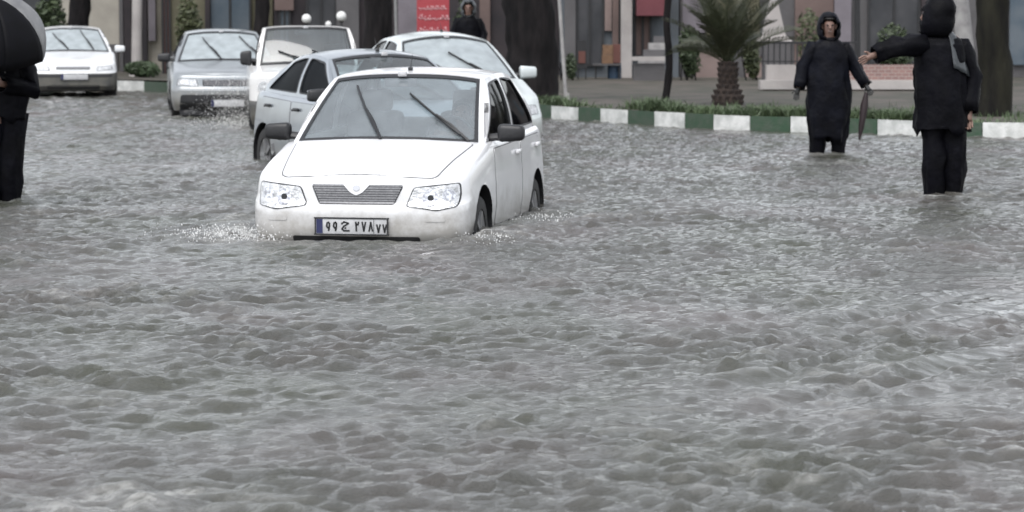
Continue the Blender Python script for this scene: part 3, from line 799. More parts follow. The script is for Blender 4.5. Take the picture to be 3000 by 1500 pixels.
mi = build_car(o, dict(L=3.565, W=1.605, paint=WHITE, zs=.19, handle_mat=WHITE,
    ztop=[(0, .672), (.12, .70), (.5, .80), (1.0, .905), (1.3, .915), (2.4, .935), (3.3, .95), (3.565, .93)],
    front=[(.18, .12), (.24, .05), (.29, .012), (.33, 0), (.46, 0), (.49, .008), (.508, .03), (.52, .055), (.60, .062), (.66, .075), (.70, .09)],
    rear=[(.18, .1), (.3, .02), (.5, .0), (.55, .05), (.95, .09)], width=WID, R1=.20, R2=.2, bow=.06, edge_r=.038, bumper_k=.6353,
    arches=[(.70, .30, .325), (2.995, .30, .32)], tyre=(.275, .17), cowl=1.0, deck=3.36, crown=.035,
    A=((None, 1.07, .905), (.585, 1.80, 1.362)), C=((None, 3.40, .95), (.56, 2.98, 1.36)), rail_arc=.035, pillars=[(2.20, 2.27)],
    roof_crown=.045, bow_top=.05, bow_base=.11, base_crown=.03, mirror=(1.28, .955, .2, .125), rv=(-.07, .84),
    wind_glass=M['glass_front'], wipers=[(-.04, -.01, -.57, .78), (.85, .0, .14, .64)], aerial=(-.02, .12, .12), seat_y=2.0,
    hood=[(-.56, .13), (.56, .13), (.665, .97), (-.665, .97)],
    doors=[{'outline': [(1.16, .30), (1.13, .60), (1.16, .895), (2.22, .915), (2.22, .30)], 'handle': (2.05, .80)},
           {'outline': [(2.25, .30), (2.25, .915), (3.16, .93), (3.12, .72), (2.95, .65), (2.72, .55), (2.62, .30)], 'handle': (2.98, .815)}],
    front_parts=[grl, lamp, {'name': 'air_intake', 'outline': rect(-.46, .46, .205, .292), 'round': .02, 'o': .004, 'mat': M['black'], 'th': .01},
                 {'name': 'indicator', 'outline': rect(.50, .64, .40, .44), 'round': .015, 'o': .005, 'mat': WHITE, 'th': .01, 'mirror': 1}]))
add_plate(o, -.02, .365, mi['fr'])

o = place('silver_hatch', 'silver_hatchback_car', 'silver hatchback with dark rounded side windows right behind the front white hatchback')
def simple_front(z0, z1, xo, xi, gz0, gz1, gx, pl=None):
    h = [(xi, z0), (xi + .03, z1), (xo - .03, z1 + .01), (xo, z0 + .02)]
    return [{'name': 'headlight', 'outline': h, 'round': .02, 'o': .004, 'mat': M['seal'], 'th': .01, 'mirror': 1,
             'sub': [{'name': 'lens', 'outline': shrink(h, .01), 'round': .02, 'o': .012, 'mat': M['lens'], 'th': .01}]},
            {'name': 'grille', 'outline': rect(-gx, gx, gz0, gz1), 'round': .02, 'o': .004, 'mat': M['black'], 'th': .01,
             'sub': [{'name': 'slat', 'outline': rect(-gx * .95, gx * .95, gz0 + (gz1 - gz0) * q, gz0 + (gz1 - gz0) * q + .015), 'o': .01, 'mat': M['grille'], 'th': .005, 'grid': .1} for q in (.2, .5, .8)]}]
bi = build_car(o, dict(L=3.82, W=1.65, paint=SILVER, zs=.19,
    ztop=[(0, .66), (.3, .74), (.8, .86), (1.05, .92), (2.5, .95), (3.6, .99), (3.82, .96)],
    front=[(.18, .12), (.3, .0), (.5, 0), (.55, .06), (.75, .16)], rear=[(.18, .1), (.3, .02), (.5, 0), (.95, .1)], width=WID, R1=.34, R2=.26, bow=.12, taper=.06, bumper_k=.6353,
    arches=[(.78, .31, .34), (3.22, .31, .34)], tyre=(.30, .18), cowl=1.0, deck=3.58, crown=.05,
    A=((None, 1.1, .92), (.56, 1.85, 1.345)), C=((None, 3.58, .985), (.52, 3.05, 1.31)), rail_arc=.06, pillars=[(2.30, 2.37)], c_w=.2,
    side_glass=M['glass_reflect_dark'], roof_crown=.06, bow_top=.08, bow_base=.16, roof_pow=2.2, mirror=(1.3, .97, .2, .13), wipers=[(-.1, 0, -.7, .5), (.5, 0, -.1, .55)], aerial=(0, .1, .14),
    doors=[{'outline': [(1.2, .32), (1.18, .62), (1.2, .91), (2.32, .93), (2.32, .32)], 'handle': (2.12, .82)}, {'outline': [(2.35, .32), (2.35, .93), (3.3, .95), (3.2, .73), (3.0, .66), (2.9, .32)], 'handle': (3.05, .84)}],
    front_parts=simple_front(.54, .64, .74, .40, .30, .42, .4)))
add_plate(o, 0, .47, bi['fr'], text='')

o = place('tall', 'family_car', 'pale grey tall rounded car behind the front hatchback, nose turned right')
ci = build_car(o, dict(L=4.25, W=1.74, paint=PALE, zs=.2,
    ztop=[(0, .70), (.3, .80), (.9, .95), (1.1, 1.0), (2.5, 1.02), (3.9, 1.04), (4.25, 1.0)],
    front=[(.18, .12), (.3, .0), (.52, 0), (.58, .05), (.8, .14)], rear=[(.18, .1), (.3, .02), (.5, 0), (1.0, .1)], width=WID, R1=.32, R2=.25, bow=.10, taper=.05, bumper_k=.6353,
    bumper_mat=PALE, arches=[(.82, .32, .35), (3.45, .32, .35)], tyre=(.31, .19), cowl=1.06, deck=3.9, crown=.05,
    A=((None, 1.15, 1.0), (.58, 1.95, 1.46)), C=((None, 3.95, 1.03), (.55, 3.35, 1.43)), rail_arc=.06, pillars=[(2.45, 2.53)], mirror_mat=PALE,
    roof_crown=.085, bow_top=.09, bow_base=.18, roof_pow=2.0, mirror=(1.38, 1.06, .22, .15), wipers=[(-.1, 0, -.7, .5), (.5, 0, -.1, .55)], aerial=(.1, .3, .12), wind_glass=M['glass_sheen'],
    front_parts=simple_front(.58, .70, .76, .42, .56, .64, .34) + [{'name': 'air_intake', 'outline': rect(-.6, .6, .26, .38), 'round': .03, 'o': .005, 'mat': M['black'], 'th': .01}]))
add_plate(o, 0, .46, ci['fr'], text='')

o = place('pickup', 'pickup_truck', 'boxy white pickup with upright windscreen between the silver saloon and silver hatchback')
o['category'] = 'pickup'
pi_ = build_car(o, dict(L=4.4, W=1.66, paint=WHITE2, zs=.25,
    ztop=[(0, .90), (.2, .95), (.9, 1.02), (1.1, 1.05), (2.4, 1.06), (4.4, 1.06)],
    front=[(.2, .1), (.35, .0), (.52, 0), (.56, .08), (.95, .10)], rear=[(.2, .05), (.5, 0), (1.1, .02)], width=[(.2, .93), (.35, .98), (.6, 1.0), (.9, 1.0), (1.1, .98)], R1=.14, R2=.1, bow=.04, taper=.02,
    bumper_mat=M['bumper_grey'], bumper_k=.4765, arches=[(.75, .36, .38), (3.4, .36, .38)], tyre=(.34, .19), cowl=1.0, deck=2.4, crown=.03,
    cowl_ext=.03, A=((.70, 1.05, 1.05), (.60, 1.45, 1.55)), C=((.70, 2.36, 1.06), (.60, 2.25, 1.54)), rail_arc=.01, pillars=[], c_w=.2, rear_seat=False, seat_y=1.75,
    roof_crown=.035, bow_top=.03, bow_base=.07, roof_pow=4, mirror=(1.2, 1.12, .16, .2), wipers=[(.0, 0, -.6, .3), (.7, 0, .1, .3)], side_glass=M['glass'],
    front_parts=[{'name': 'headlight', 'outline': circ(.62, .76, .085, 20), 'o': .01, 'mat': M['chrome'], 'th': .02, 'mirror': 1, 'sub': [{'name': 'lens', 'outline': circ(.62, .76, .07, 20), 'o': .018, 'mat': M['lens'], 'th': .006}]},
                 {'name': 'grille', 'outline': rect(-.48, .48, .67, .85), 'round': .02, 'o': .004, 'mat': M['black'], 'th': .01, 'sub': [{'name': 'slat', 'outline': rect(-.46, .46, z, z + .018), 'o': .01, 'mat': M['grille'], 'th': .005, 'grid': .1} for z in (.69, .73, .77, .81)]}]))
add_plate(o, 0, .45, pi_['fr'], text='')

o = place('silver_saloon', 'silver_saloon_car', 'silver grey saloon with black lower bumper between white saloon and white pickup')
si = build_car(o, dict(L=4.45, W=1.72, paint=SILVER2, zs=.19,
    ztop=[(0, .72), (.3, .78), (1.0, .90), (1.25, .93), (2.5, .95), (3.6, .98), (4.45, .95)],
    front=[(.18, .1), (.3, 0), (.5, 0), (.54, .05), (.75, .09)], rear=[(.18, .1), (.3, .02), (.5, 0), (1.0, .06)], width=WID, R1=.22, R2=.2, bow=.08, bumper_k=.6353,
    arches=[(.82, .31, .34), (3.48, .31, .34)], tyre=(.30, .18), cowl=1.15, deck=3.55, crown=.04,
    A=((None, 1.22, .93), (.57, 1.95, 1.36)), C=((None, 3.6, .98), (.55, 3.0, 1.36)), rail_arc=.035, pillars=[(2.35, 2.43)],
    roof_crown=.05, mirror=(1.42, .97, .2, .13), wipers=[(-.04, 0, -.5, .75), (.85, 0, .45, .8)], wind_glass=M['glass_sheen'],
    doors=[{'outline': [(1.32, .32), (1.3, .62), (1.32, .92), (2.38, .93), (2.38, .32)], 'handle': (2.2, .82)}, {'outline': [(2.41, .32), (2.41, .93), (3.5, .96), (3.4, .73), (3.2, .66), (3.05, .32)], 'handle': (3.3, .84)}],
    front_parts=simple_front(.565, .675, .76, .42, .57, .67, .36) + [{'name': 'air_intake', 'outline': [(-.72, .12), (.5, .12), (.42, .44), (-.70, .44)], 'round': .05, 'o': .005, 'mat': M['black'], 'th': .01}]))
add_plate(o, .02, .31, si['fr'], text='')

o = place('white_saloon', 'white_saloon_car', 'white saloon with dark bumper at far left beside the umbrella')
li = build_car(o, dict(L=4.4, W=1.72, paint=WHITE3, zs=.2,
    ztop=[(0, .70), (.3, .76), (1.0, .88), (1.25, .92), (2.5, .94), (3.6, .97), (4.4, .94)],
    front=[(.18, .1), (.28, 0), (.5, 0), (.54, .03), (.75, .09)], rear=[(.18, .1), (.3, .02), (.5, 0), (1.0, .06)], width=WID, R1=.22, R2=.2, bow=.07, bumper_k=.6353,
    bumper_mat=M['bumper_grey'], arches=[(.82, .31, .34), (3.48, .31, .34)], tyre=(.30, .18), cowl=1.15, deck=3.55, crown=.04, mirror_mat=WHITE3,
    A=((None, 1.22, .92), (.56, 2.0, 1.35)), C=((None, 3.6, .97), (.55, 3.0, 1.35)), rail_arc=.03, pillars=[(2.35, 2.43)],
    roof_crown=.05, mirror=(1.45, .96, .2, .13), wipers=[(-.1, .05, -.6, .75), (.55, .05, .3, .85)], wind_glass=M['glass_sheen'],
    front_parts=simple_front(.575, .665, .76, .44, .60, .65, .32) + [{'name': 'air_intake', 'outline': rect(-.74, .74, .455, .505), 'round': .015, 'o': .005, 'mat': M['black'], 'th': .01},
      {'name': 'lower_intake', 'outline': rect(-.5, .5, .215, .30), 'round': .03, 'o': .005, 'mat': M['black'], 'th': .01}]))
add_plate(o, .02, .46, li['fr'], text='')
# ------------------------------------------------------------------ buildings behind the island
GZ = .225
def wall_mat(name, c, c2=None, sc=1.2): return mat(name, c, .8, 0, c2 or tuple(x * .7 for x in c), sc, 0, .3, 14, 8)
M['beige'] = wall_mat('beige_render', (.40, .37, .32)); M['greywall'] = wall_mat('grey_render', (.11, .105, .108))
M['darkwall'] = wall_mat('dark_brown_cladding', (.040, .030, .033), (.020, .017, .020)); M['lilac'] = wall_mat('lilac_grey_panel', (.19, .17, .19))
M['stone'] = wall_mat('pale_stone', (.42, .39, .375)); M['pinkstone'] = wall_mat('pinkish_stone', (.24, .18, .165))
M['brown'] = wall_mat('brown_cladding', (.15, .105, .095)); M['olive'] = wall_mat('olive_cladding', (.14, .13, .085))
M['bluegrey'] = wall_mat('blue_grey_panel', (.12, .135, .15)); M['shopglass'] = mat('shop_glass', (.03, .032, .036), .35, 0, (.06, .06, .065), 1.5, spec=.3)
M['blueglass'] = mat('blue_shop_glass', (.06, .085, .11), .3, 0, (.11, .13, .15), 1.5, spec=.3)
M['red'] = wall_mat('red_sign_paint', (.38, .06, .07), (.30, .04, .05)); M['pinkred'] = wall_mat('faded_red_awning', (.16, .045, .055))
M['metal'] = mat('grey_metal', (.28, .28, .28), .45, .4); M['darkmetal'] = mat('dark_metal', (.03, .03, .032), .5, .3)
M['wood'] = mat('orange_brown_wood', (.19, .11, .06), .7, col2=(.13, .07, .04), scale=12); M['rust'] = mat('rust_red_board', (.12, .045, .035), .7)
M['denim'] = mat('blue_drum', (.06, .10, .16), .6); M['globe'] = mat('white_lamp_globe', (.82, .82, .80), .3)
M['concrete'] = wall_mat('concrete_pole', (.36, .35, .34), (.24, .23, .23), 6)
def bx(mb, px0, px1, py0, py1, Y, dep, ground=False, toz=None):
    """a box whose front face, at distance Y, spans the given photo pixels"""
    a, b = A(px0, py0, Y), A(px1, py1, Y); z0, z1 = (GZ - .25 if ground else b.z), (toz if toz else a.z)
    return mb.box(((a.x + b.x) / 2, Y + dep / 2, (z0 + z1) / 2), (b.x - a.x, dep, z1 - z0))
def facade(name, label, px0, px1, Y, h, wall, parts):
    a, b = A(px0, 200, Y), A(px1, 200, Y); c = Vector(((a.x + b.x) / 2, Y, GZ))
    root = tag(empty(name, c), label, 'building', 'buildings along the far pavement')
    def put(nm, mb, m, par): o = mb.build(nm, m, par, 30); o.data.transform(Matrix.Translation(-c)); return o
    put('wall', MB().box((c.x, Y + 3, GZ + h / 2 - .1), (b.x - a.x, 6, h + .2)), wall, root)
    put('roof', MB().box((c.x, Y + 2.85, GZ + h + .08), (b.x - a.x + .3, 6.4, .16)), M['greywall'], root)
    for p in parts:
        nm, x0, x1, y0, y1, m, proud = p[:7]; toz = p[7] if len(p) > 7 else None
        k = put(nm, bx(MB(), x0, x1, y0, y1, Y - proud, proud + .02, toz=toz), m, root)
        if nm in ('window', 'door', 'shop_window'):
            fr_ = MB(); aa, bb = A(x0, y0, Y), A(x1, y1, Y); zt = toz or aa.z
            for xx in (aa.x, (aa.x + bb.x) / 2, bb.x): fr_.box((xx, Y - proud - .015, (zt + bb.z) / 2), (.05, .05, zt - bb.z + .05))
            fr_.box((c.x * 0 + (aa.x + bb.x) / 2, Y - proud - .015, bb.z), (bb.x - aa.x, .052, .06)); fr_.box(((aa.x + bb.x) / 2, Y - proud - .015, zt), (bb.x - aa.x, .052, .06))
            put('frame', fr_, M['darkmetal'], k)
    return root
facade('beige_building', 'beige rendered building with grey pilasters behind the white saloon', -700, 474, 66, 4.6, M['beige'],
       [('pilaster', 348, 362, 0, 215, M['greywall'], .15, 4.1), ('pilaster', 362, 386, 0, 215, M['darkwall'], .2, 4.1), ('pilaster', 414, 432, 0, 215, M['darkwall'], .18, 4.1),
        ('pilaster', 434, 456, 0, 120, M['lilac'], .22, 4.1), ('plinth', 262, 345, 130, 216, M['greywall'], .12), ('shop_window', -500, 150, 20, 190, M['shopglass'], .05, 3.2)])
facade('olive_shop_building', 'low shop with olive front and blue grey window behind silver saloon', 476, 800, 64, 4.4, M['olive'],
       [('shop_window', 616, 735, 60, 200, M['blueglass'], .06, 3.2), ('pilaster', 600, 616, 0, 222, M['darkwall'], .2, 4.0), ('door', 478, 500, 40, 220, M['rust'], .05, 2.4), ('plinth', 502, 600, 150, 222, M['greywall'], .1)])
facade('dark_shop_building', 'dark brown clad shop building behind the round white lamps', 804, 1640, 62, 4.5, M['darkwall'],
       [('shop_window', 820, 850, 20, 205, M['blueglass'], .05, 3.0), ('shop_window', 900, 985, 90, 210, M['shopglass'], .05, 3.0), ('pilaster', 985, 1052, 0, 222, M['greywall'], .2, 3.9),
        ('panel', 1166, 1222, 0, 222, M['lilac'], .12, 4.0), ('panel', 1405, 1436, 0, 222, M['brown'], .12, 4.0), ('sign_band', 804, 860, 0, 30, M['brown'], .15, 3.4)])
facade('grey_shop_building', 'grey blue shop building with white pillar and faded red awning', 1644, 1988, 60, 4.2, M['bluegrey'],
       [('pillar', 1820, 1851, 0, 228, M['stone'], .5, 3.9), ('shop_window', 1690, 1765, 30, 190, M['shopglass'], .06, 3.2), ('pilaster', 1654, 1686, 0, 228, M['greywall'], .15, 3.9),
        ('pilaster', 1795, 1812, 0, 150, M['brown'], .2, 3.9), ('awning', 1866, 1952, 0, 46, M['pinkred'], .8, 2.6), ('door', 1860, 1905, 46, 165, M['brown'], .06), ('panel', 1772, 1792, 0, 90, M['pinkstone'], .1, 3)])
facade('brown_shop_building', 'brown and grey shop building behind the palm and the railing', 1992, 3500, 60, 4.2, M['greywall'],
       [('panel', 2000, 2068, 0, 95, M['lilac'], .12, 4), ('panel', 2070, 2225, 0, 110, M['olive'], .08, 4), ('panel', 2330, 2440, 0, 228, M['brown'], .12, 4), ('shop_window', 2545, 2690, 0, 185, M['shopglass'], .05, 3.2),
        ('pilaster', 2445, 2492, 0, 228, M['lilac'], .18, 3.9), ('panel', 2960, 3060, 0, 190, M['blueglass'], .1, 3.4), ('panel', 2040, 2120, 150, 228, M['pinkstone'], .1), ('panel', 2185, 2240, 165, 228, M['pinkstone'], .1), ('panel', 2700, 2780, 0, 228, M['darkwall'], .12, 4)])

# ------------------------------------------------------------------ low wall, railing, ornament, shop clutter
def thing(name, label, cat, px, py, Y, group=None):
    p = A(px, py, Y); return tag(empty(name, (p.x, p.y, GZ - .01)), label, cat, group)
def part(root, name, mb, m, par=None, smooth=30):
    o = mb.build(name, m, par or root, smooth); o.data.transform(Matrix.Translation(-root.location)); return o
lw = thing('low_wall', 'low pinkish brick wall with pale stone ledge behind the waders', 'wall', 2500, 260, 50)
part(lw, 'ledge', bx(MB(), 2228, 2780, 236, 262, 49.6, .45), M['stone'])
part(lw, 'footing', bx(MB(), 2240, 2770, 262, 270, 49.75, .3, True), M['brown'])
bm_ = mat('pink_brick', (.27, .17, .15), .8, col2=(.19, .12, .11), scale=5)
t_ = bm_.node_tree; br = t_.nodes.new('ShaderNodeTexBrick'); br.inputs['Scale'].default_value = 4.0
br.inputs['Color1'].default_value = (.27, .16, .14, 1); br.inputs['Color2'].default_value = (.20, .125, .115, 1); br.inputs['Mortar'].default_value = (.33, .29, .27, 1)
mp_ = t_.nodes.new('ShaderNodeMapping'); mp_.inputs['Rotation'].default_value = (R(90), 0, 0); tc_ = t_.nodes.new('ShaderNodeTexCoord')
t_.links.new(tc_.outputs['Object'], mp_.inputs[0]); t_.links.new(mp_.outputs[0], br.inputs[0]); t_.links.new(br.outputs[0], t_.nodes['Principled BSDF'].inputs['Base Color'])
part(lw, 'brick_face', bx(MB(), 2345, 2775, 190, 237, 49.85, .25), bm_)
part(lw, 'pale_panel', bx(MB(), 2246, 2345, 190, 237, 49.85, .25), M['stone'])
rl_ = thing('railing', 'dark metal railing standing on the low wall beside the palm', 'railing', 2360, 190, 50)
for i in range(17):
    x = 2232 + i * 17; part(rl_, 'upright', bx(MB(), x, x + 3.5, 127, 190, 49.95, .025), M['darkmetal'])
part(rl_, 'top_rail', bx(MB(), 2226, 2512, 122, 128, 49.94, .04), M['darkmetal']); part(rl_, 'bottom_rail', bx(MB(), 2226, 2512, 178, 182, 49.945, .03), M['darkmetal'])
py_ = thing('pyramid_ornament', 'white tapering pyramid rising above the railing right of the palm', 'ornament', 2275, 120, 53)
def pyr(mb, px, hw0, y0, hw1, y1, Y):
    a, b = A(px, y0, Y), A(px, y1, Y); s = Y / F_PX; r0, r1 = hw0 * s, hw1 * s
    v = [(a.x + i * r0, Y + .5 + j * r0, a.z) for i, j in ((-1, -1), (1, -1), (1, 1), (-1, 1))] + [(a.x + i * r1, Y + .5 + j * r1, b.z) for i, j in ((-1, -1), (1, -1), (1, 1), (-1, 1))]
    return mb.add(v, [(3, 2, 1, 0), (4, 5, 6, 7)] + [(i, (i + 1) % 4, 4 + (i + 1) % 4, 4 + i) for i in range(4)])
part(py_, 'shaft', pyr(MB(), 2274, 4, -30, 33, 104, 53), M['stone']); part(py_, 'flared_base', pyr(MB(), 2274, 34, 104, 50, 121, 53), M['stone'])
part(py_, 'pedestal', bx(MB(), 2240, 2308, 122, 240, 53.2, .6, True), M['greywall'])
sb = thing('stone_bench', 'pale stone bench beside the big dark tree trunk', 'bench', 1605, 225, 50)
part(sb, 'seat', bx(MB(), 1577, 1634, 211, 224, 49.8, .4), M['stone'])
for x in (1584, 1620): part(sb, 'leg', bx(MB(), x, x + 8, 224, 245, 49.85, .3, True), M['concrete'])
cs = thing('crate_stack', 'stack of orange brown crates at the foot of the white pillar', 'crates', 1790, 185, 58.5)
for i, (x0, x1, y0, y1, m) in enumerate([(1766, 1796, 132, 160, 'wood'), (1797, 1818, 130, 184, 'rust'), (1764, 1796, 161, 186, 'wood')]): part(cs, 'crate', bx(MB(), x0, x1, y0, y1, 58.5, .3), M[m])
part(cs, 'table', bx(MB(), 1738, 1820, 187, 192, 58.4, .5), M['greywall'])
for x in (1744, 1812): part(cs, 'table_leg', bx(MB(), x, x + 4, 192, 230, 58.45, .3, True), M['darkmetal'])
dr = thing('blue_drum', 'dark blue drum under the crate table by the white pillar', 'drum', 1800, 230, 58.7)
v, f = lathe([(0, 0), (0, .14), (.02, .15), (.15, .15), (.16, .16), (.17, .15), (.33, .15), (.34, .145), (.34, 0)], 18, 'z')
obj('barrel', v, f, M['denim'], dr); v, f = lathe([(.341, 0), (.341, .13), (.36, .13), (.36, 0)], 18, 'z'); obj('lid', v, f, M['darkmetal'], dr)
sg = thing('display_stand', 'narrow dark display stand in front of the grey shop', 'stand', 1705, 210, 58)
part(sg, 'panel', bx(MB(), 1690, 1720, 118, 200, 58, .12), M['darkmetal']); part(sg, 'poster', bx(MB(), 1695, 1715, 150, 185, 57.98, .015), M['rust'])
for x in (1692, 1714): part(sg, 'leg', bx(MB(), x, x + 4, 200, 230, 58.02, .08, True), M['darkmetal'])
stc = thing('staircase', 'grey concrete steps between white pillar and thin tree', 'stairs', 1900, 225, 57)
for i in range(5): part(stc, 'step', bx(MB(), 1856 + i * 15, 1948, 166 - i * 20 + 20, 186 - i * 20 + 1 + 20 - (0 if i else 0), 57 + i * .28, .30, i == 0), M['concrete'] if i % 2 else M['greywall'])
part(stc, 'landing', bx(MB(), 1852, 1948, 166, 178, 56.9, .1), M['stone'])

# street lamps with globes, poles, red sign
for (px, py, r, Y, lb) in ((898, 55, 14, 57, 'white globe lamp on dark post above the pickup, larger left one'), (1000, 48, 15, 57, 'white globe lamp on dark post right of the pickup roof'), (962, 71, 9, 59, 'smallest white globe lamp between the two larger globes')):
    t = thing('globe_lamp', lb, 'lamp', px, py, Y, 'globe lamps in front of the dark shop'); p = A(px, py, Y); r_ = r * Y / F_PX
    v, f = lathe([(-r_ * math.cos(a), r_ * math.sin(a)) for a in np.linspace(0, math.pi, 14)], 20, 'z'); part(t, 'globe', MB().add([Vector(q) + p for q in v], f), M['globe'], smooth=60)
    part(t, 'post', MB().tube([(p.x, p.y, GZ - .2), (p.x, p.y, p.z - r_ * .95)], [.035, .02]), M['darkmetal']); part(t, 'collar', MB().tube([(p.x, p.y, p.z - r_ * 1.15), (p.x, p.y, p.z - r_ * .85)], [.04, .055], 14), M['darkmetal'])
def pole(name, lb, px0, py0, px1, py1, Y, r0, r1, m, top=5.0):
    """leaning pole through two pixels, carried up to height top"""
    a, b = A(px0, py0, Y), A(px1, py1, Y); t = thing(name, lb, 'pole', px0, py0, Y); d = (b - a) / (b.z - a.z)
    lo, hi = a + d * (GZ - .3 - a.z), a + d * (top - a.z)
    part(t, 'shaft', MB().tube([lo, lo.lerp(hi, .5), hi], [r0, (r0 + r1) / 2, r1], 14), m, smooth=60)
    part(t, 'base_collar', MB().tube([lo + Vector((0, 0, .2)), lo + Vector((0, 0, .42))], [r0 * 1.5, r0 * 1.25], 14), m)
    return t
pole('steel_pole', 'thin pale steel pole left of the red sign', 1161, 100, 1159, 20, 50, .03, .028, M['metal'])
pole('leaning_pole', 'thin pale pole leaning against the right edge of the big dark trunk', 1652, 200, 1640, 20, 43.4, .03, .025, M['concrete'])
pole('concrete_pole', 'grey concrete pole between the right wader and the thick trunk', 2835, 200, 2815, 20, 39.5, .13, .11, M['concrete'])
pole('white_pole', 'pale stout pillar standing among dark pilasters behind the white saloon', 400, 160, 401, 70, 61, .115, .115, M['stone'])
pole('dark_pole', 'dark upright post between the two wading people', 2512, 180, 2511, 20, 51, .06, .05, M['darkmetal'])
sg = thing('red_sign', 'red board with rows of pale lettering above the car roofs', 'sign', 1268, 60, 49.5)
part(sg, 'board', bx(MB(), 1221, 1316, -40, 108, 49.5, .04), M['red'])
for x in (1232, 1300): part(sg, 'post', bx(MB(), x, x + 5, -40, 250, 49.55, .03, True), M['metal'])
M['signink'] = mat('pale_pink_lettering', (.62, .34, .35), .6, col2=(.5, .22, .24), scale=12)
rs1 = random.Random(5); s_ = 49.5 / F_PX
for row, (yy, hh) in enumerate([(22, 12), (52, 15), (88, 16)]):
    polys = []; x = 1228
    while x < 1306:
        w_ = rs1.uniform(8, 18); y0 = yy + rs1.uniform(-2, 2)
        polys.append([(x, y0), (x + w_ * .25, y0 + hh * .35), (x + w_ * .6, y0 + hh * .1), (x + w_, y0 + hh * .2)])
        if rs1.random() < .6: polys.append([(x + w_ * .6, y0 + hh * .1), (x + w_ * .62, y0 - hh * rs1.uniform(.3, .6))])
        if rs1.random() < .5: polys.append([(x + w_ * .2, y0 - hh * .4), (x + w_ * .35, y0 - hh * .4)])
        x += w_ + 1.2
    pl = [[(A(a, b, 49.5).x, A(a, b, 49.5).z) for a, b in q] for q in polys]
    mb = strokes(pl, .024); mb.v = [(p[0], 49.494 + p[1], p[2]) for p in mb.v]; o = part(sg, 'lettering', mb, M['signink'], smooth=None); o['kind'] = 'stuff'

# ------------------------------------------------------------------ trees
M['bark'] = mat('wet_dark_bark', (.016, .0135, .014), .8, col2=(.006, .0055, .006), scale=7, bump=1.0, bscale=16, detail=8, spec=.15, stretch=(1, 1, .25))
M['bark_green'] = mat('mossy_wet_bark', (.020, .019, .013), .8, col2=(.007, .0065, .006), scale=5, bump=1.0, bscale=16, detail=8, spec=.15, stretch=(1, 1, .25))
M['leaf'] = mat('dark_leaf', (.045, .065, .025), .55, col2=(.025, .038, .016), scale=3)
M['leaf2'] = mat('olive_leaf', (.075, .085, .035), .55, col2=(.035, .045, .02), scale=3)
M['hedge'] = mat('hedge_leaf', (.055, .085, .04), .55, col2=(.03, .045, .02), scale=3)
def leaves(c, rad, n, sz, rnd_):
    v, f = [], []
    for i in range(n):
        while True:
            p = Vector([rnd_.uniform(-1, 1) for _ in range(3)])
            if p.length < 1: break
        p = Vector((p.x * rad[0], p.y * rad[1], p.z * rad[2])); p *= .75 + .35 * mnoise.noise((p + c) * 1.1)
        a = Vector([rnd_.gauss(0, 1) for _ in range(3)]).normalized(); b = a.orthogonal().normalized(); s = sz * rnd_.uniform(.6, 1.4)
        k = len(v); q = c + p; v += [q - a * s, q + b * s * .45, q + a * s, q - b * s * .45]; f.append((k, k + 1, k + 2, k + 3))
    return v, f
def tree(name, label, px, py, Y, r, lean=(0, 0), h=5.5, bark='bark', leaf='leaf', crown=True, fork=None, seed=1, roots=True):
    rn = random.Random(seed); p = A(px, py, Y); t = tag(empty(name, (p.x, Y, GZ - .02)), label, 'tree', 'trees on the pavement island')
    n = 26; pts = [Vector((lean[0] * k / n * h + .03 * math.sin(k * .7 + seed), lean[1] * k / n * h, -.15 + h * k / n)) for k in range(n + 1)]
    rad = [r * (1.0 - .35 * k / n) * (1 + (.35 * math.exp(-k / n * h * 3.5) if roots else 0)) for k in range(n + 1)]
    v, f = tube(pts, rad, 22, True, .16); obj('trunk', v, f, M[bark], t, 60)
    top = pts[-1]
    for k in range(4):
        a = k * 1.57 + seed; d = Vector((math.cos(a), math.sin(a) * .8, .9)); q = top - Vector((0, 0, .5))
        v, f = tube([q, q + d * .8, q + d * 1.5 + Vector((0, 0, .3))], [r * .5, r * .35, r * .2], 8); obj('limb', v, f, M[bark], t, 60)
    if crown:
        v, f = leaves(top + Vector((0, 0, 1.2)), (1.6, 1.5, 1.0), 700, .11, rn); obj('crown', v, f, M[leaf], t, None)
    return t
tree('broad_tree', 'dark thick tree trunk behind the white saloon', 232, 210, 62, .27, (.012, 0), seed=1)
tree('street_tree', 'dark slender trunk between silver saloon and pickup', 766, 220, 60, .18, seed=2)
tree('street_tree', 'dark trunk just left of the red sign', 1106, 240, 53, .30, seed=3)
tree('broad_tree', 'massive dark double-width trunk right of the red sign', 1556, 290, 44, .45, (-.02, 0), seed=4, h=5)
tree('thin_tree', 'thin dark trunk left of the palm', 1952, 300, 43, .062, (.02, 0), h=4.5, seed=5, roots=False)
tree('broad_tree', 'thick mossy dark trunk at the right edge behind the wader', 2908, 335, 37.6, .245, (0, 0), bark='bark_green', seed=6)
# shrubs and hedge
def shrub(name, label, px0, px1, py0, py1, Y, m, n, sz, seed, group=None):
    a, b = A(px0, py0, Y), A(px1, py1, Y); c = Vector(((a.x + b.x) / 2, Y + .3, GZ)); t = tag(empty(name, c), label, 'shrub', group)
    h = a.z - GZ; rn = random.Random(seed)
    v, f = leaves(Vector((0, 0, h * .5)), ((b.x - a.x) * .55, .45, h * .62), n, sz, rn); obj('foliage', v, f, M[m], t, None)
    st = MB()
    for k in range(4): st.tube([(rn.uniform(-.2, .2), rn.uniform(-.1, .1), -.2), (rn.uniform(-.3, .3), 0, h * .6)], [.02, .008], 6)
    o = st.build('stem', M['bark'], t); o['kind'] = 'stuff'; return t
shrub('tall_shrub', 'dark green shrub above the white saloon roof', 90, 200, -60, 200, 60, 'leaf', 1500, .07, 1)
shrub('tall_shrub', 'olive green shrub behind the silver saloon', 505, 600, -20, 215, 61, 'leaf2', 1300, .06, 2)
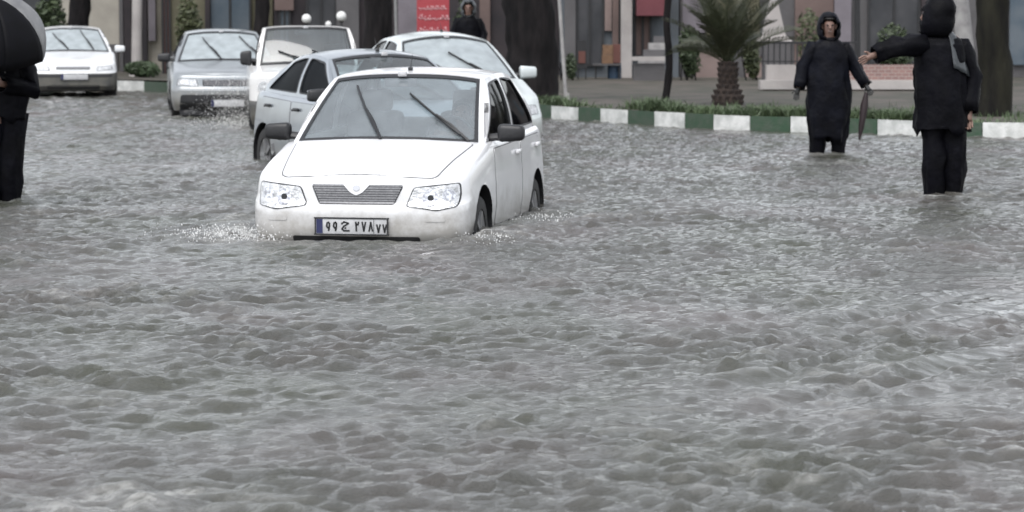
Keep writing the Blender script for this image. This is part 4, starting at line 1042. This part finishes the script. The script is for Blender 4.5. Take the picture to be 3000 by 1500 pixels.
shrub('low_hedge', 'low pale green hedge behind the kerb by the white saloon', 338, 470, 178, 228, 59.5, 'hedge', 1500, .045, 3)
shrub('leafy_shrub', 'ragged dark shrub beside the red sign', 1325, 1400, -20, 220, 52, 'leaf', 700, .06, 4)
shrub('leafy_shrub', 'dark bush between the thin trunk and the palm', 1985, 2062, 70, 230, 57, 'leaf', 900, .06, 5)
shrub('leafy_shrub', 'dark bush just right of the palm trunk', 2176, 2236, 90, 230, 57, 'leaf2', 700, .06, 6)
shrub('leafy_shrub', 'dark bush rising behind the brick wall between the waders', 2560, 2700, 70, 230, 55, 'leaf', 1400, .06, 7)
shrub('leafy_shrub', 'small dark bush by the display stand', 1655, 1692, 150, 232, 57, 'leaf', 450, .05, 8)
shrub('leafy_shrub', 'brownish bush behind the railing beside the camera-facing wader', 2330, 2425, 20, 230, 56, 'leaf2', 800, .055, 9)
# ------------------------------------------------------------------ palm
M['frond'] = mat('palm_frond', (.052, .058, .030), .5, col2=(.026, .032, .016), scale=4)
M['frond_pale'] = mat('pale_palm_frond', (.13, .145, .10), .45, col2=(.07, .085, .05), scale=4)
M['palmbark'] = mat('palm_trunk', (.05, .034, .026), .85, col2=(.022, .016, .014), scale=14, bump=.6)
pp = A(2132, 305, 42); palm = tag(empty('palm_tree', (pp.x, 42, GZ - .05)), 'young palm with swollen dark trunk and spreading fronds', 'palm')
def prof_pts(): return [(-.1, .16), (0, .21), (.08, .235), (.17, .225), (.26, .17), (.35, .135), (.50, .14), (.62, .15), (.70, .08)]
v, f = lathe(prof_pts(), 22, 'z'); obj('trunk', v, f, M['palmbark'], palm, 60, 1e-5)
sv, sf = rbox((.07, .03, .11), .012, 1); scale_me = mesh_of('leaf_base', [Vector((p.x * (1 - p.z * 4), p.y, p.z)) for p in sv], sf, 30)
for r_i in range(8):
    zz = .04 + r_i * .085; rr = interp(zz, prof_pts()); nn = 13 if rr > .18 else 9
    for k in range(nn):
        a = 2 * math.pi * (k + .5 * (r_i % 2)) / nn
        o = link('leaf_base', scale_me, M['palmbark'], palm, (rr * math.cos(a), rr * math.sin(a), zz), (0, 0, 0)); o.rotation_euler = (R(-22), 0, a + math.pi / 2 + math.pi)
def frond_mesh(L_, droop, seed, w=.26):
    rn = random.Random(seed); v, f = [], []; n = 34
    def P_(t): return Vector((0, L_ * t * (1 - .12 * droop * t), L_ * (.28 * t - droop * t * t * .55)))
    tv, tf = tube([P_(t) for t in np.linspace(0, 1, 9)], [.016 * (1 - t * .85) for t in np.linspace(0, 1, 9)], 5); v += tv; f += tf
    for i in range(n):
        t = .14 + .86 * i / n; p = P_(t); ln = w * math.sin(math.pi * min(1, .18 + t * .82)) ** .6 * rn.uniform(.85, 1.1)
        for s in (-1, 1):
            d = Vector((s * .72, .55, .32 + rn.uniform(-.1, .1))).normalized(); q = len(v); wd = .011
            v += [p + Vector((0, -wd, 0)), p + Vector((0, wd, 0)), p + d * ln * .55 + Vector((0, wd * .8, 0)), p + d * ln * .55 + Vector((0, -wd * .8, 0)), p + d * ln - Vector((0, 0, ln * .18))]
            f += [(q, q + 1, q + 2, q + 3), (q + 3, q + 2, q + 4)]
    return mesh_of('frond', v, f, None, False)
fms = [frond_mesh(1.35, .6, 1, .32), frond_mesh(1.15, .95, 2, .28), frond_mesh(1.5, .35, 3, .30)]
rn = random.Random(9)
for i in range(30):
    el = (R(80) - R(62) * (i / 30) ** .8) ; az = i * 2.399 + rn.uniform(-.2, .2)
    fm = fms[0 if i % 3 else (2 if i < 16 else 1)]
    o = link('frond', fm, M['frond'] if i % 7 else M['frond'], palm, (.04 * math.cos(az), .04 * math.sin(az), .64))
    o.rotation_euler = (el, rn.uniform(-.3, .3), az)
# ------------------------------------------------------------------ grass along the kerb
M['grass'] = mat('wet_grass', (.095, .135, .065), .5, col2=(.05, .075, .035), scale=2)
gv, gf = [], []; rn = random.Random(11)
def clump(px, n, spread, h):
    c = A(px, 300, 40); best = min(range(len(inner_edge) - 1), key=lambda i: abs((1500 + F_PX * inner_edge[i].x / inner_edge[i].y) - px)); e = inner_edge[best]; fn_ = nrm_far[best]
    ex_ = (px - 1500) / F_PX * e.y
    for k in range(n):
        dd = abs(rn.gauss(.12, .35)) ; x = ex_ + rn.gauss(0, spread); y = e.y + dd * fn_.y + (x - e.x) * -0.0; z = .18 + .04 * min(1, max(0, (y - 40) / 18))
        # keep behind the stones
        j = min(range(len(inner_edge)), key=lambda i: abs(inner_edge[i].x - x)); y = inner_edge[j].y + .02 + abs(rn.gauss(.1, .4))
        hh = h * rn.uniform(.5, 1.3); a = rn.uniform(0, 6.28); wd = .009; lean = Vector((rn.gauss(0, .35), rn.gauss(0, .35), 1)).normalized() * hh
        b = Vector((math.cos(a), math.sin(a), 0)) * wd; p = Vector((x, y, z)); q = len(gv)
        gv.extend([p - b, p + b, p + lean * .6 + b * .7, p + lean * .6 - b * .7, p + lean + Vector((lean.x, lean.y, -.02))]); gf.extend([(q, q + 1, q + 2, q + 3), (q + 3, q + 2, q + 4)])
for px, n, sp, h in [(1620, 700, .22, .16), (1690, 120, .3, .08), (1800, 80, .3, .06), (1925, 1000, .17, .2), (1990, 700, .25, .13), (2070, 900, .25, .14), (2180, 120, .3, .07), (2270, 1000, .28, .18), (2330, 700, .2, .16), (2420, 400, .3, .12), (2560, 900, .25, .15), (2640, 800, .25, .15), (2720, 150, .3, .09), (2860, 120, .3, .08), (2960, 80, .3, .07)]:
    clump(px, n, sp, h)
for k in range(2600):
    i = rn.randrange(0, 16); e = inner_edge[i]; x = e.x + rn.gauss(0, .6); y = e.y + abs(rn.gauss(0, 2.2)) + .3; j = min(range(len(inner_edge)), key=lambda q: abs(inner_edge[q].x - x))
    if y < inner_edge[j].y + .25 or mnoise.noise((x * .8, y * .35, 3)) < .05: continue
    z = .18 + .04 * min(1, max(0, (y - 40) / 18)); a = rn.uniform(0, 6.28); b = Vector((math.cos(a), math.sin(a), 0)) * .009; p = Vector((x, y, z)); q = len(gv); ln_ = Vector((rn.gauss(0, .35), rn.gauss(0, .35), 1)) * rn.uniform(.04, .12)
    gv.extend([p - b, p + b, p + ln_ * .6 + b * .7, p + ln_ * .6 - b * .7, p + ln_ * 1.1]); gf.extend([(q, q + 1, q + 2, q + 3), (q + 3, q + 2, q + 4)])
g = obj('grass', gv, gf, M['grass'], None, None); tag(g, 'ragged green grass growing along the back of the painted kerb', 'grass', kind='stuff')
# ------------------------------------------------------------------ people
M['skin'] = mat('skin', (.22, .135, .105), .55, col2=(.17, .10, .08))
M['coat'] = mat('black_navy_raincoat', (.0055, .006, .010), .5, col2=(.003, .003, .0045), scale=5, bump=.8, bscale=9, spec=.09)
M['coat2'] = mat('black_coat', (.0045, .0045, .007), .55, col2=(.0025, .0025, .0035), scale=5, bump=.8, bscale=9, spec=.08)
M['trouser'] = mat('dark_trousers', (.005, .005, .008), .6, col2=(.003, .003, .004), scale=6, bump=.8, bscale=10, spec=.08)
M['boot'] = mat('rubber_boots', (.012, .012, .012), .4)
M['greyplastic'] = mat('grey_wet_cape', (.05, .056, .062), .35, col2=(.025, .028, .031), scale=5, bump=.4, bscale=12)
M['brownjacket'] = mat('brown_jacket', (.22, .17, .145), .8, col2=(.16, .12, .105))
M['hair'] = mat('dark_hair', (.012, .010, .009), .6)
M['eye'] = mat('eye_dark', (.01, .008, .007), .3)
def skin(verts, edges, rad, sub=1):
    me = bpy.data.meshes.new('body_cage'); me.from_pydata([tuple(v) for v in verts], edges, [])
    o = bpy.data.objects.new('body_cage', me); COL.objects.link(o)
    md = o.modifiers.new('skin', 'SKIN'); md.use_smooth_shade = True
    for i, r in enumerate(rad):
        sv_ = me.skin_vertices[0].data[i]; sv_.radius = (r if hasattr(r, '__len__') else (r, r)); sv_.use_root = (i == 0)
    sb_ = o.modifiers.new('sub', 'SUBSURF'); sb_.levels = sub; sb_.render_levels = sub
    dg = bpy.context.evaluated_depsgraph_get(); out = bpy.data.meshes.new_from_object(o.evaluated_get(dg))
    bpy.data.objects.remove(o); bpy.data.meshes.remove(me); return out
def figure(name, label, loc, J, scale=1.0, head_rz=0, hood=True, coat=None, coat_m='coat', trouser=True, group='people in the flood', hem=.45, extra=None, skinm='skin', hood_m=None, body_w=1.0, gloves=''):
    root = tag(empty(name, loc), label, 'person', group); root.scale = (scale,) * 3
    V_, E_, Rd = [], [], []
    def add(p, r, prev=None):
        V_.append(Vector(p)); Rd.append(r); i = len(V_) - 1
        if prev is not None: E_.append((prev, i))
        return i
    pel = add(J['pelvis'], (.14, .10)); spi = add(J['spine'], (.13, .095), pel); che = add(J['chest'], (.15, .10), spi)
    nk = add(J['neck'], .052, che); H_ = Vector(J['head'])
    rzm = Matrix.Rotation(head_rz, 3, 'Z'); jaw = add(H_ + rzm @ Vector((0, -.015, -.075)), (.062, .066), nk); h1 = add(H_ + Vector((0, 0, .0)), (.074, .088), jaw); add(H_ + Vector((0, 0, .075)), (.066, .08), h1)
    for s in (-1, 1):
        k = 'r' if s < 0 else 'l'
        sh = add(J['sh_' + k], .062, che); el = add(J['el_' + k], .043, sh); wr = add(J['wr_' + k], .028, el)
        w_, e_ = Vector(J['wr_' + k]), Vector(J['el_' + k]); d = (w_ - e_).normalized(); sd_ = d.cross(Vector((0, 1, 0.2))).normalized(); nn = d.cross(sd_).normalized()
        pa = add(w_ + d * .05, (.036, .020), wr)
        for q in range(4):
            o_ = sd_ * (-.027 + .018 * q); ln = (.068, .078, .072, .055)[q]
            f1 = add(w_ + d * .088 + o_, .0095, pa); f2 = add(w_ + d * (.088 + ln * .5) + o_ + nn * .008, .0085, f1); add(w_ + d * (.088 + ln * .9) + o_ + nn * .03, .0075, f2)
        t1 = add(w_ + d * .05 - sd_ * .042, .0105, pa); add(w_ + d * .085 - sd_ * .06 + nn * .01, .009, t1)
        if 'hip_' + k in J:
            hp = add(J['hip_' + k], .088, pel); kn = add(J['kn_' + k], .058, hp); an = add(J['an_' + k], .042, kn); add(Vector(J['an_' + k]) + Vector((s * .02, -.15, -.05)), .038, an)
    me = skin(V_, E_, Rd); body = link('body', me, M[skinm], root)
    if gloves:
        me.materials.append(M['boot'])
        hv = [Vector(J['wr_' + k]) for k in gloves]
        for p in me.polygons:
            if any((p.center - h).length < .19 and (p.center - h).dot((h - Vector(J['el_' + k]))) > -.002 for h, k in zip(hv, gloves)): p.material_index = 1
    # face
    fm = lambda p: H_ + rzm @ Vector(p)
    nz = MB().tube([fm((0, -.088, .015)), fm((0, -.108, -.02)), fm((0, -.098, -.032))], [.009, .015, .012], 8).build('nose', M[skinm], body, 60)
    for s in (-1, 1):
        v, f = lathe([(-.011 * math.cos(a), .011 * math.sin(a)) for a in np.linspace(0, math.pi, 7)], 10, 'z'); obj('eye', [fm((s * .031, -.083, .014)) + Vector(q) for q in v], f, M['eye'], body, 60)
        MB().tube([fm((s * .074, -.0, .02)), fm((s * .084, .008, .0)), fm((s * .074, .0, -.03))], [.012, .016, .01], 7).build('ear', M[skinm], body, 60)
    MB().tube([fm((-.024, -.083, -.058)), fm((0, -.09, -.056)), fm((.024, -.083, -.058))], [.004, .007, .004], 6).build('mouth', M['pinkstone'], body, 60)
    # hair cap
    def shell(rx, ry, rz_, c, cut, th, nm, m):
        v, f = [], []; n1, n2 = 22, 14
        for i in range(n2 + 1):
            a = math.pi * i / n2
            for k in range(n1):
                b = 2 * math.pi * k / n1; v.append(Vector((math.sin(a) * math.cos(b), math.sin(a) * math.sin(b), math.cos(a))))
        for i in range(n2):
            for k in range(n1):
                q = (i * n1 + k, i * n1 + (k + 1) % n1, (i + 1) * n1 + (k + 1) % n1, (i + 1) * n1 + k)
                c_ = sum((v[j] for j in q), Vector()) / 4
                if not cut(c_): f.append(q)
        used = sorted({i for q in f for i in q}); mp = {u: i for i, u in enumerate(used)}
        fl_ = .42 if nm == 'hood' else 0
        pts = [c + rzm @ Vector((v[u].x * rx * (1 + fl_ * max(0, -v[u].z - .25)), v[u].y * ry * (1 + fl_ * max(0, -v[u].z - .25)) + (.05 * max(0, v[u].z) if fl_ else 0), v[u].z * rz_ * (1.0 if v[u].z > 0 or not fl_ else 1.18))) * (1 + (.10 if fl_ else .05) * mnoise.noise(v[u] * 2.5 + Vector(loc))) for u in used]
        o = obj(nm, pts, [tuple(mp[i] for i in q) for q in f], m, root, 60, 1e-4)
        md = o.modifiers.new('thick', 'SOLIDIFY'); md.thickness = th; md.offset = 1; return o
    shell(.088, .104, .105, H_ + rzm @ Vector((0, .006, .012)), lambda c: c.y < -.35 and c.z < .55 or c.z < -.35, .008, 'hair', M['hair'])
    if hood:
        shell(.125, .142, .155, H_ + rzm @ Vector((0, .012, .0)), lambda c: c.y < -.62 and c.z < .62 or c.z < -.9, .012, 'hood', M[hood_m or coat_m])
    # coat: torso and sleeves in one mesh
    if coat is None:
        b_ = Vector(J['chest'])
        coat = [(1.52, .075, .075), (1.50, .105, .09), (1.47, .15, .115), (1.42, .20, .135), (1.33, .225, .15), (1.15, .235, .155), (.98, .242, .165), (.80, .24, .17), (.62, .225, .165), (hem, .205, .15)]
    mb = MB(); n = 56; vv, ff = [], []
    rows = []
    for q in range(len(coat) - 1):
        for t in (0, .2, .4, .6, .8): rows.append([coat[q][i] + (coat[q + 1][i] - coat[q][i]) * t for i in range(3)])
    rows.append(coat[-1]); pv, ch = Vector(J['pelvis']), Vector(J['chest'])
    for ri, (z, rx, ry) in enumerate(rows):
        tz = (z - pv.z) / (ch.z - pv.z); cx = pv.x + (ch.x - pv.x) * min(1.2, max(-.3, tz)); cy = pv.y + (ch.y - pv.y) * min(1.2, max(0, tz))
        for k in range(n):
            a = 2 * math.pi * k / n; fl = max(0, (1.2 - z)) * .10
            w_ = 1 + fl * math.sin(a * 5 + z * 2.0 + cx * 7) + (.10 * mnoise.noise((math.cos(a) * 2 + loc[0], math.sin(a) * 2, z * 3.5)) + .075 * (1 - 2 * abs(mnoise.noise((math.cos(a) * 3.2, math.sin(a) * 3.2 + z * 2.5, z * 2.0 + loc[0])))) * (.35 + .65 * (z < 1.2))) * (1 if z < 1.42 else .25)
            vv.append((cx + rx * body_w * w_ * math.cos(a), cy + ry * w_ * math.sin(a), z + (.03 * math.sin(a * 3 + 1) + .02 * math.sin(a * 7) if ri == len(rows) - 1 else 0)))
    for i in range(len(rows) - 1):
        for k in range(n): ff.append((i * n + k, i * n + (k + 1) % n, (i + 1) * n + (k + 1) % n, (i + 1) * n + k))
    mb.add(vv, ff)
    for k in 'rl':
        s_, e_, w_ = Vector(J['sh_' + k]), Vector(J['el_' + k]), Vector(J['wr_' + k]); root_in = s_ + (ch - s_) * .25
        pts = [root_in, s_, s_.lerp(e_, .35), s_.lerp(e_, .7), e_, e_.lerp(w_, .35), e_.lerp(w_, .7), w_ + (w_ - e_).normalized() * .005]
        mb.tube(pts, [.075, .088, .092, .078, .084, .070, .074, .066], 18, False, .42)
    o = mb.build('coat', M[coat_m], root, 60); md = o.modifiers.new('thick', 'SOLIDIFY'); md.thickness = .008
    if trouser:
        mt = MB(); rows = []
        for k in 'rl':
            h_, k_, a_ = Vector(J['hip_' + k]), Vector(J['kn_' + k]), Vector(J['an_' + k])
            pts = [h_ + Vector((0, 0, .06)), h_.lerp(k_, .3), h_.lerp(k_, .65), k_, k_.lerp(a_, .25), k_.lerp(a_, .5), k_.lerp(a_, .75), a_ + Vector((0, 0, -.01))]
            o = MB().tube(pts, [.105, .115, .100, .096, .088, .088, .078, .074], 20, True, .45).build('trouser_leg', M['trouser'], root, 60)
            bt = MB().tube([a_ + Vector((0, .03, .05)), a_ + Vector((0, .02, -.04)), a_ + Vector((0, -.05, -.06)), a_ + Vector((0, -.17, -.065))], [.05, .055, .052, .035], 10).build('boot', M['boot'], root, 60)
    if extra: extra(root)
    return root
STAND = dict(pelvis=(0, 0, .95), spine=(0, 0, 1.15), chest=(0, 0, 1.35), neck=(0, 0, 1.52), head=(0, -.01, 1.645),
             sh_r=(-.168, 0, 1.395), sh_l=(.168, 0, 1.395), hip_r=(-.1, 0, .92), hip_l=(.1, 0, .92), kn_r=(-.115, -.02, .50), kn_l=(.115, -.02, .50), an_r=(-.125, .01, .09), an_l=(.125, .01, .09))
# wader facing the camera
J2 = dict(STAND, el_r=(-.285, .02, 1.18), wr_r=(-.345, -.04, .95), el_l=(.30, .03, 1.19), wr_l=(.415, -.08, .985))
p2 = LEGS[0]
w2 = figure('person', 'person in long black hooded raincoat facing camera, arms held away from body', (p2.x, p2.y, -.2), J2, 1.0, hem=.36, gloves='rl')
# folded umbrella in that person's left hand
um = tag(empty('folded_umbrella', (p2.x + .42, p2.y - .1, .60)), 'dark folded umbrella hanging from the hand of the camera-facing wader', 'umbrella')
M['umb_red'] = mat('dark_maroon_cloth', (.022, .012, .014), .6)
MB().tube([(.0, 0, .10), (-.02, 0, -.05), (-.055, 0, -.3), (-.075, 0, -.44)], [.022, .045, .032, .010], 12, True, .15).build('cloth', M['umb_red'], um, 60)
MB().tube([(.0, 0, .12), (.005, 0, .20), (.03, 0, .235), (.06, 0, .21)], [.010] * 4, 8).build('handle', M['black'], um, 60)
MB().tube([(-.075, 0, -.44), (-.085, 0, -.5)], [.006, .004], 6).build('tip', M['metal'], um, 60)
# right wader stretching one arm to the left
J1 = dict(STAND, pelvis=(-.02, 0, .95), spine=(-.03, 0, 1.16), chest=(-.04, 0, 1.36), neck=(-.055, -.01, 1.52), head=(-.09, -.03, 1.64), sh_r=(-.19, -.04, 1.41), sh_l=(.125, .03, 1.39),
          el_r=(-.42, -.14, 1.385), wr_r=(-.585, -.18, 1.325), el_l=(.225, .05, 1.14), wr_l=(.20, -.03, .87),
          hip_r=(-.1, 0, .92), hip_l=(.085, 0, .92), kn_r=(-.075, -.02, .50), kn_l=(.085, 0, .50), an_r=(-.065, .0, .09), an_l=(.085, .03, .09))
p1 = LEGS[1]
def cape(root):
    vv, ff = [], []; n = 16
    for i in range(9):
        t = i / 8; z = 1.51 - .30 * t
        for k in range(n + 1):
            a = R(-70 + 150 * k / n); rx, ry = .085 + .145 * t ** .6, .11 + .07 * t ** .6
            vv.append((-.03 + rx * math.cos(a) * (1 + .05 * math.sin(k * 2.1)), ry * math.sin(a), z - .06 * t * math.cos(a * 1.5)))
    for i in range(8):
        for k in range(n): ff.append((i * (n + 1) + k, i * (n + 1) + k + 1, (i + 1) * (n + 1) + k + 1, (i + 1) * (n + 1) + k))
    o = obj('shoulder_cape', vv, ff, M['greyplastic'], root, 60); md = o.modifiers.new('thick', 'SOLIDIFY'); md.thickness = .006
figure('person', 'person in black hooded coat at right, one arm stretched towards the other wader', (p1.x, p1.y, -.2), J1, 1.075, head_rz=R(-115), coat_m='coat2',
       coat=[(1.52, .075, .075), (1.485, .12, .10), (1.45, .175, .125), (1.40, .20, .14), (1.30, .205, .15), (1.12, .205, .155), (.95, .21, .16), (.80, .215, .165), (.72, .215, .165)], extra=cape)
# person at the left edge under an umbrella
J3 = dict(STAND, el_r=(-.30, .02, 1.2), wr_r=(-.25, -.2, 1.15), el_l=(.25, -.05, 1.17), wr_l=(.06, -.27, 1.22), kn_r=(-.10, -.02, .5), kn_l=(.06, -.02, .5), an_r=(-.10, .01, .09), an_l=(.055, .01, .09))
p3 = A(22, 590, 22.4); p3 = Vector(((8 - 1500) / F_PX * 22.6, 22.6, 0))
figure('person', 'person in dark coat and trousers under the black umbrella, left edge', (p3.x, p3.y, -.22), J3, 1.0, coat_m='coat2', hood=False,
       coat=[(1.52, .075, .075), (1.485, .12, .10), (1.45, .185, .125), (1.40, .215, .14), (1.30, .225, .15), (1.12, .215, .155), (1.0, .205, .16), (.93, .20, .16)])
uc = A(-45, 128, 22.15); umb = tag(empty('open_umbrella', uc), 'open black umbrella with sky sheen painted on upper panels, left edge of the street', 'umbrella')
umb.rotation_euler = (R(20), R(16), R(-12))
M['umb_black'] = mat('black_umbrella_cloth', (.004, .004, .006), .6, col2=(.003, .003, .004), spec=.12); M['umb_sheen'] = mat('umbrella_cloth_sky_sheen', (.20, .20, .20), .5, col2=(.13, .13, .135))  # grey panels imitate sky reflected on the wet black cloth
RU, HU, NP = .52, .44, 8
for k in range(NP):
    vv, ff = [], []; m_, q_ = 8, 10
    for i in range(q_ + 1):
        t = i / q_
        for j in range(m_ + 1):
            s = j / m_; a = 2 * math.pi * (k + s) / NP; sag = 1 - .05 * 4 * s * (1 - s) * t
            r_ = RU * math.sin(t * math.pi / 2) * sag; vv.append((r_ * math.cos(a), r_ * math.sin(a), HU * math.cos(t * math.pi / 2) - .02 * 4 * s * (1 - s) * t * 0 - .0))
    for i in range(q_):
        for j in range(m_): ff.append((i * (m_ + 1) + j, i * (m_ + 1) + j + 1, (i + 1) * (m_ + 1) + j + 1, (i + 1) * (m_ + 1) + j))
    o = obj('panel', vv, ff, M['umb_sheen'] if k in (0, 1, 2) else M['umb_black'], umb, 60, 1e-5); md = o.modifiers.new('thick', 'SOLIDIFY'); md.thickness = .003
    a = 2 * math.pi * k / NP
    MB().tube([(RU * .99 * math.sin(t * math.pi / 2) * math.cos(a), RU * .99 * math.sin(t * math.pi / 2) * math.sin(a), HU * math.cos(t * math.pi / 2) - .008) for t in np.linspace(.05, 1, 8)], .003, 5).build('rib', M['metal'], umb, 60)
MB().tube([(0, 0, HU + .05), (0, 0, -.36)], [.006, .007], 8).build('shaft', M['metal'], umb, 60)
MB().tube([(0, 0, -.32), (0, 0, -.42), (.03, 0, -.455), (.06, 0, -.43)], [.014] * 4, 8).build('handle', M['black'], umb, 60)
# bystander behind the pale car
pb = A(1372, 60, 44.5)
figure('person', 'person in dark coat and grey hood standing beyond the pale tall car', (pb.x, 44.5, .17), dict(STAND, el_r=(-.26, 0, 1.17), wr_r=(-.27, -.08, .94), el_l=(.26, 0, 1.17), wr_l=(.24, -.12, 1.0)), .93, coat_m='coat2', hood_m='greyplastic')
# driver of the front hatchback
c = CARS['main']; tM = Matrix.Translation((c['X'], c['Y'], c['z'])) @ Matrix.Rotation(R(c['th']), 4, 'Z')
JD = dict(pelvis=(0, .05, .06), spine=(0, .10, .24), chest=(0, .15, .44), neck=(0, .15, .61), head=(0, .12, .73), sh_r=(-.18, .12, .52), sh_l=(.18, .12, .52),
          el_r=(-.22, -.12, .33), wr_r=(-.13, -.34, .44), el_l=(.22, -.12, .33), wr_l=(.13, -.34, .44))
drv = figure('person', 'driver in brown jacket dimly visible behind the front hatchback windscreen', tM @ Vector((.37, 1.93, .42)), JD, .92, hood=False, trouser=False, coat_m='brownjacket',
       coat=[(.61, .075, .075), (.575, .12, .10), (.54, .185, .12), (.48, .215, .135), (.35, .21, .14), (.2, .20, .14), (.08, .205, .15)])
drv.rotation_euler = (0, 0, R(c['th']))

# ------------------------------------------------------------------ spray thrown up by the pickup and the front cars
M['spray'] = mat('white_spray', (.75, .75, .74), .3)
rn = random.Random(21); sv, sf = [], []
def plume(c, sx, sy, sz, n):
    for k in range(n):
        r_ = rn.uniform(.002, .006) if rn.random() < .95 else rn.uniform(.006, .011); t = rn.random() ** 2
        p = Vector((c[0] + rn.gauss(0, sx), c[1] + rn.gauss(0, sy), .01 + t * sz)); q = len(sv)
        sv.extend([p + Vector((r_, 0, -r_ * .6)), p + Vector((-r_ * .5, r_ * .8, -r_ * .6)), p + Vector((-r_ * .5, -r_ * .8, -r_ * .6)), p + Vector((0, 0, r_ * 1.3))]); sf.extend([(0 + q, 1 + q, 3 + q), (1 + q, 2 + q, 3 + q), (2 + q, q, 3 + q), (2 + q, 1 + q, q)])
g1 = G(715, 372); plume((g1.x, g1.y), .30, .5, .7, 5000)
g2 = G(660, 700); plume((g2.x, g2.y), .18, .2, .08, 700)
g3 = G(1430, 712); plume((g3.x, g3.y), .10, .2, .06, 250)
g4 = G(1600, 650); plume((g4.x, g4.y), .10, .25, .05, 200)
tag(obj('water_spray', sv, sf, M['spray'], None, None), 'white spray thrown up beside the pickup and around the front hatchback', 'spray', kind='stuff')
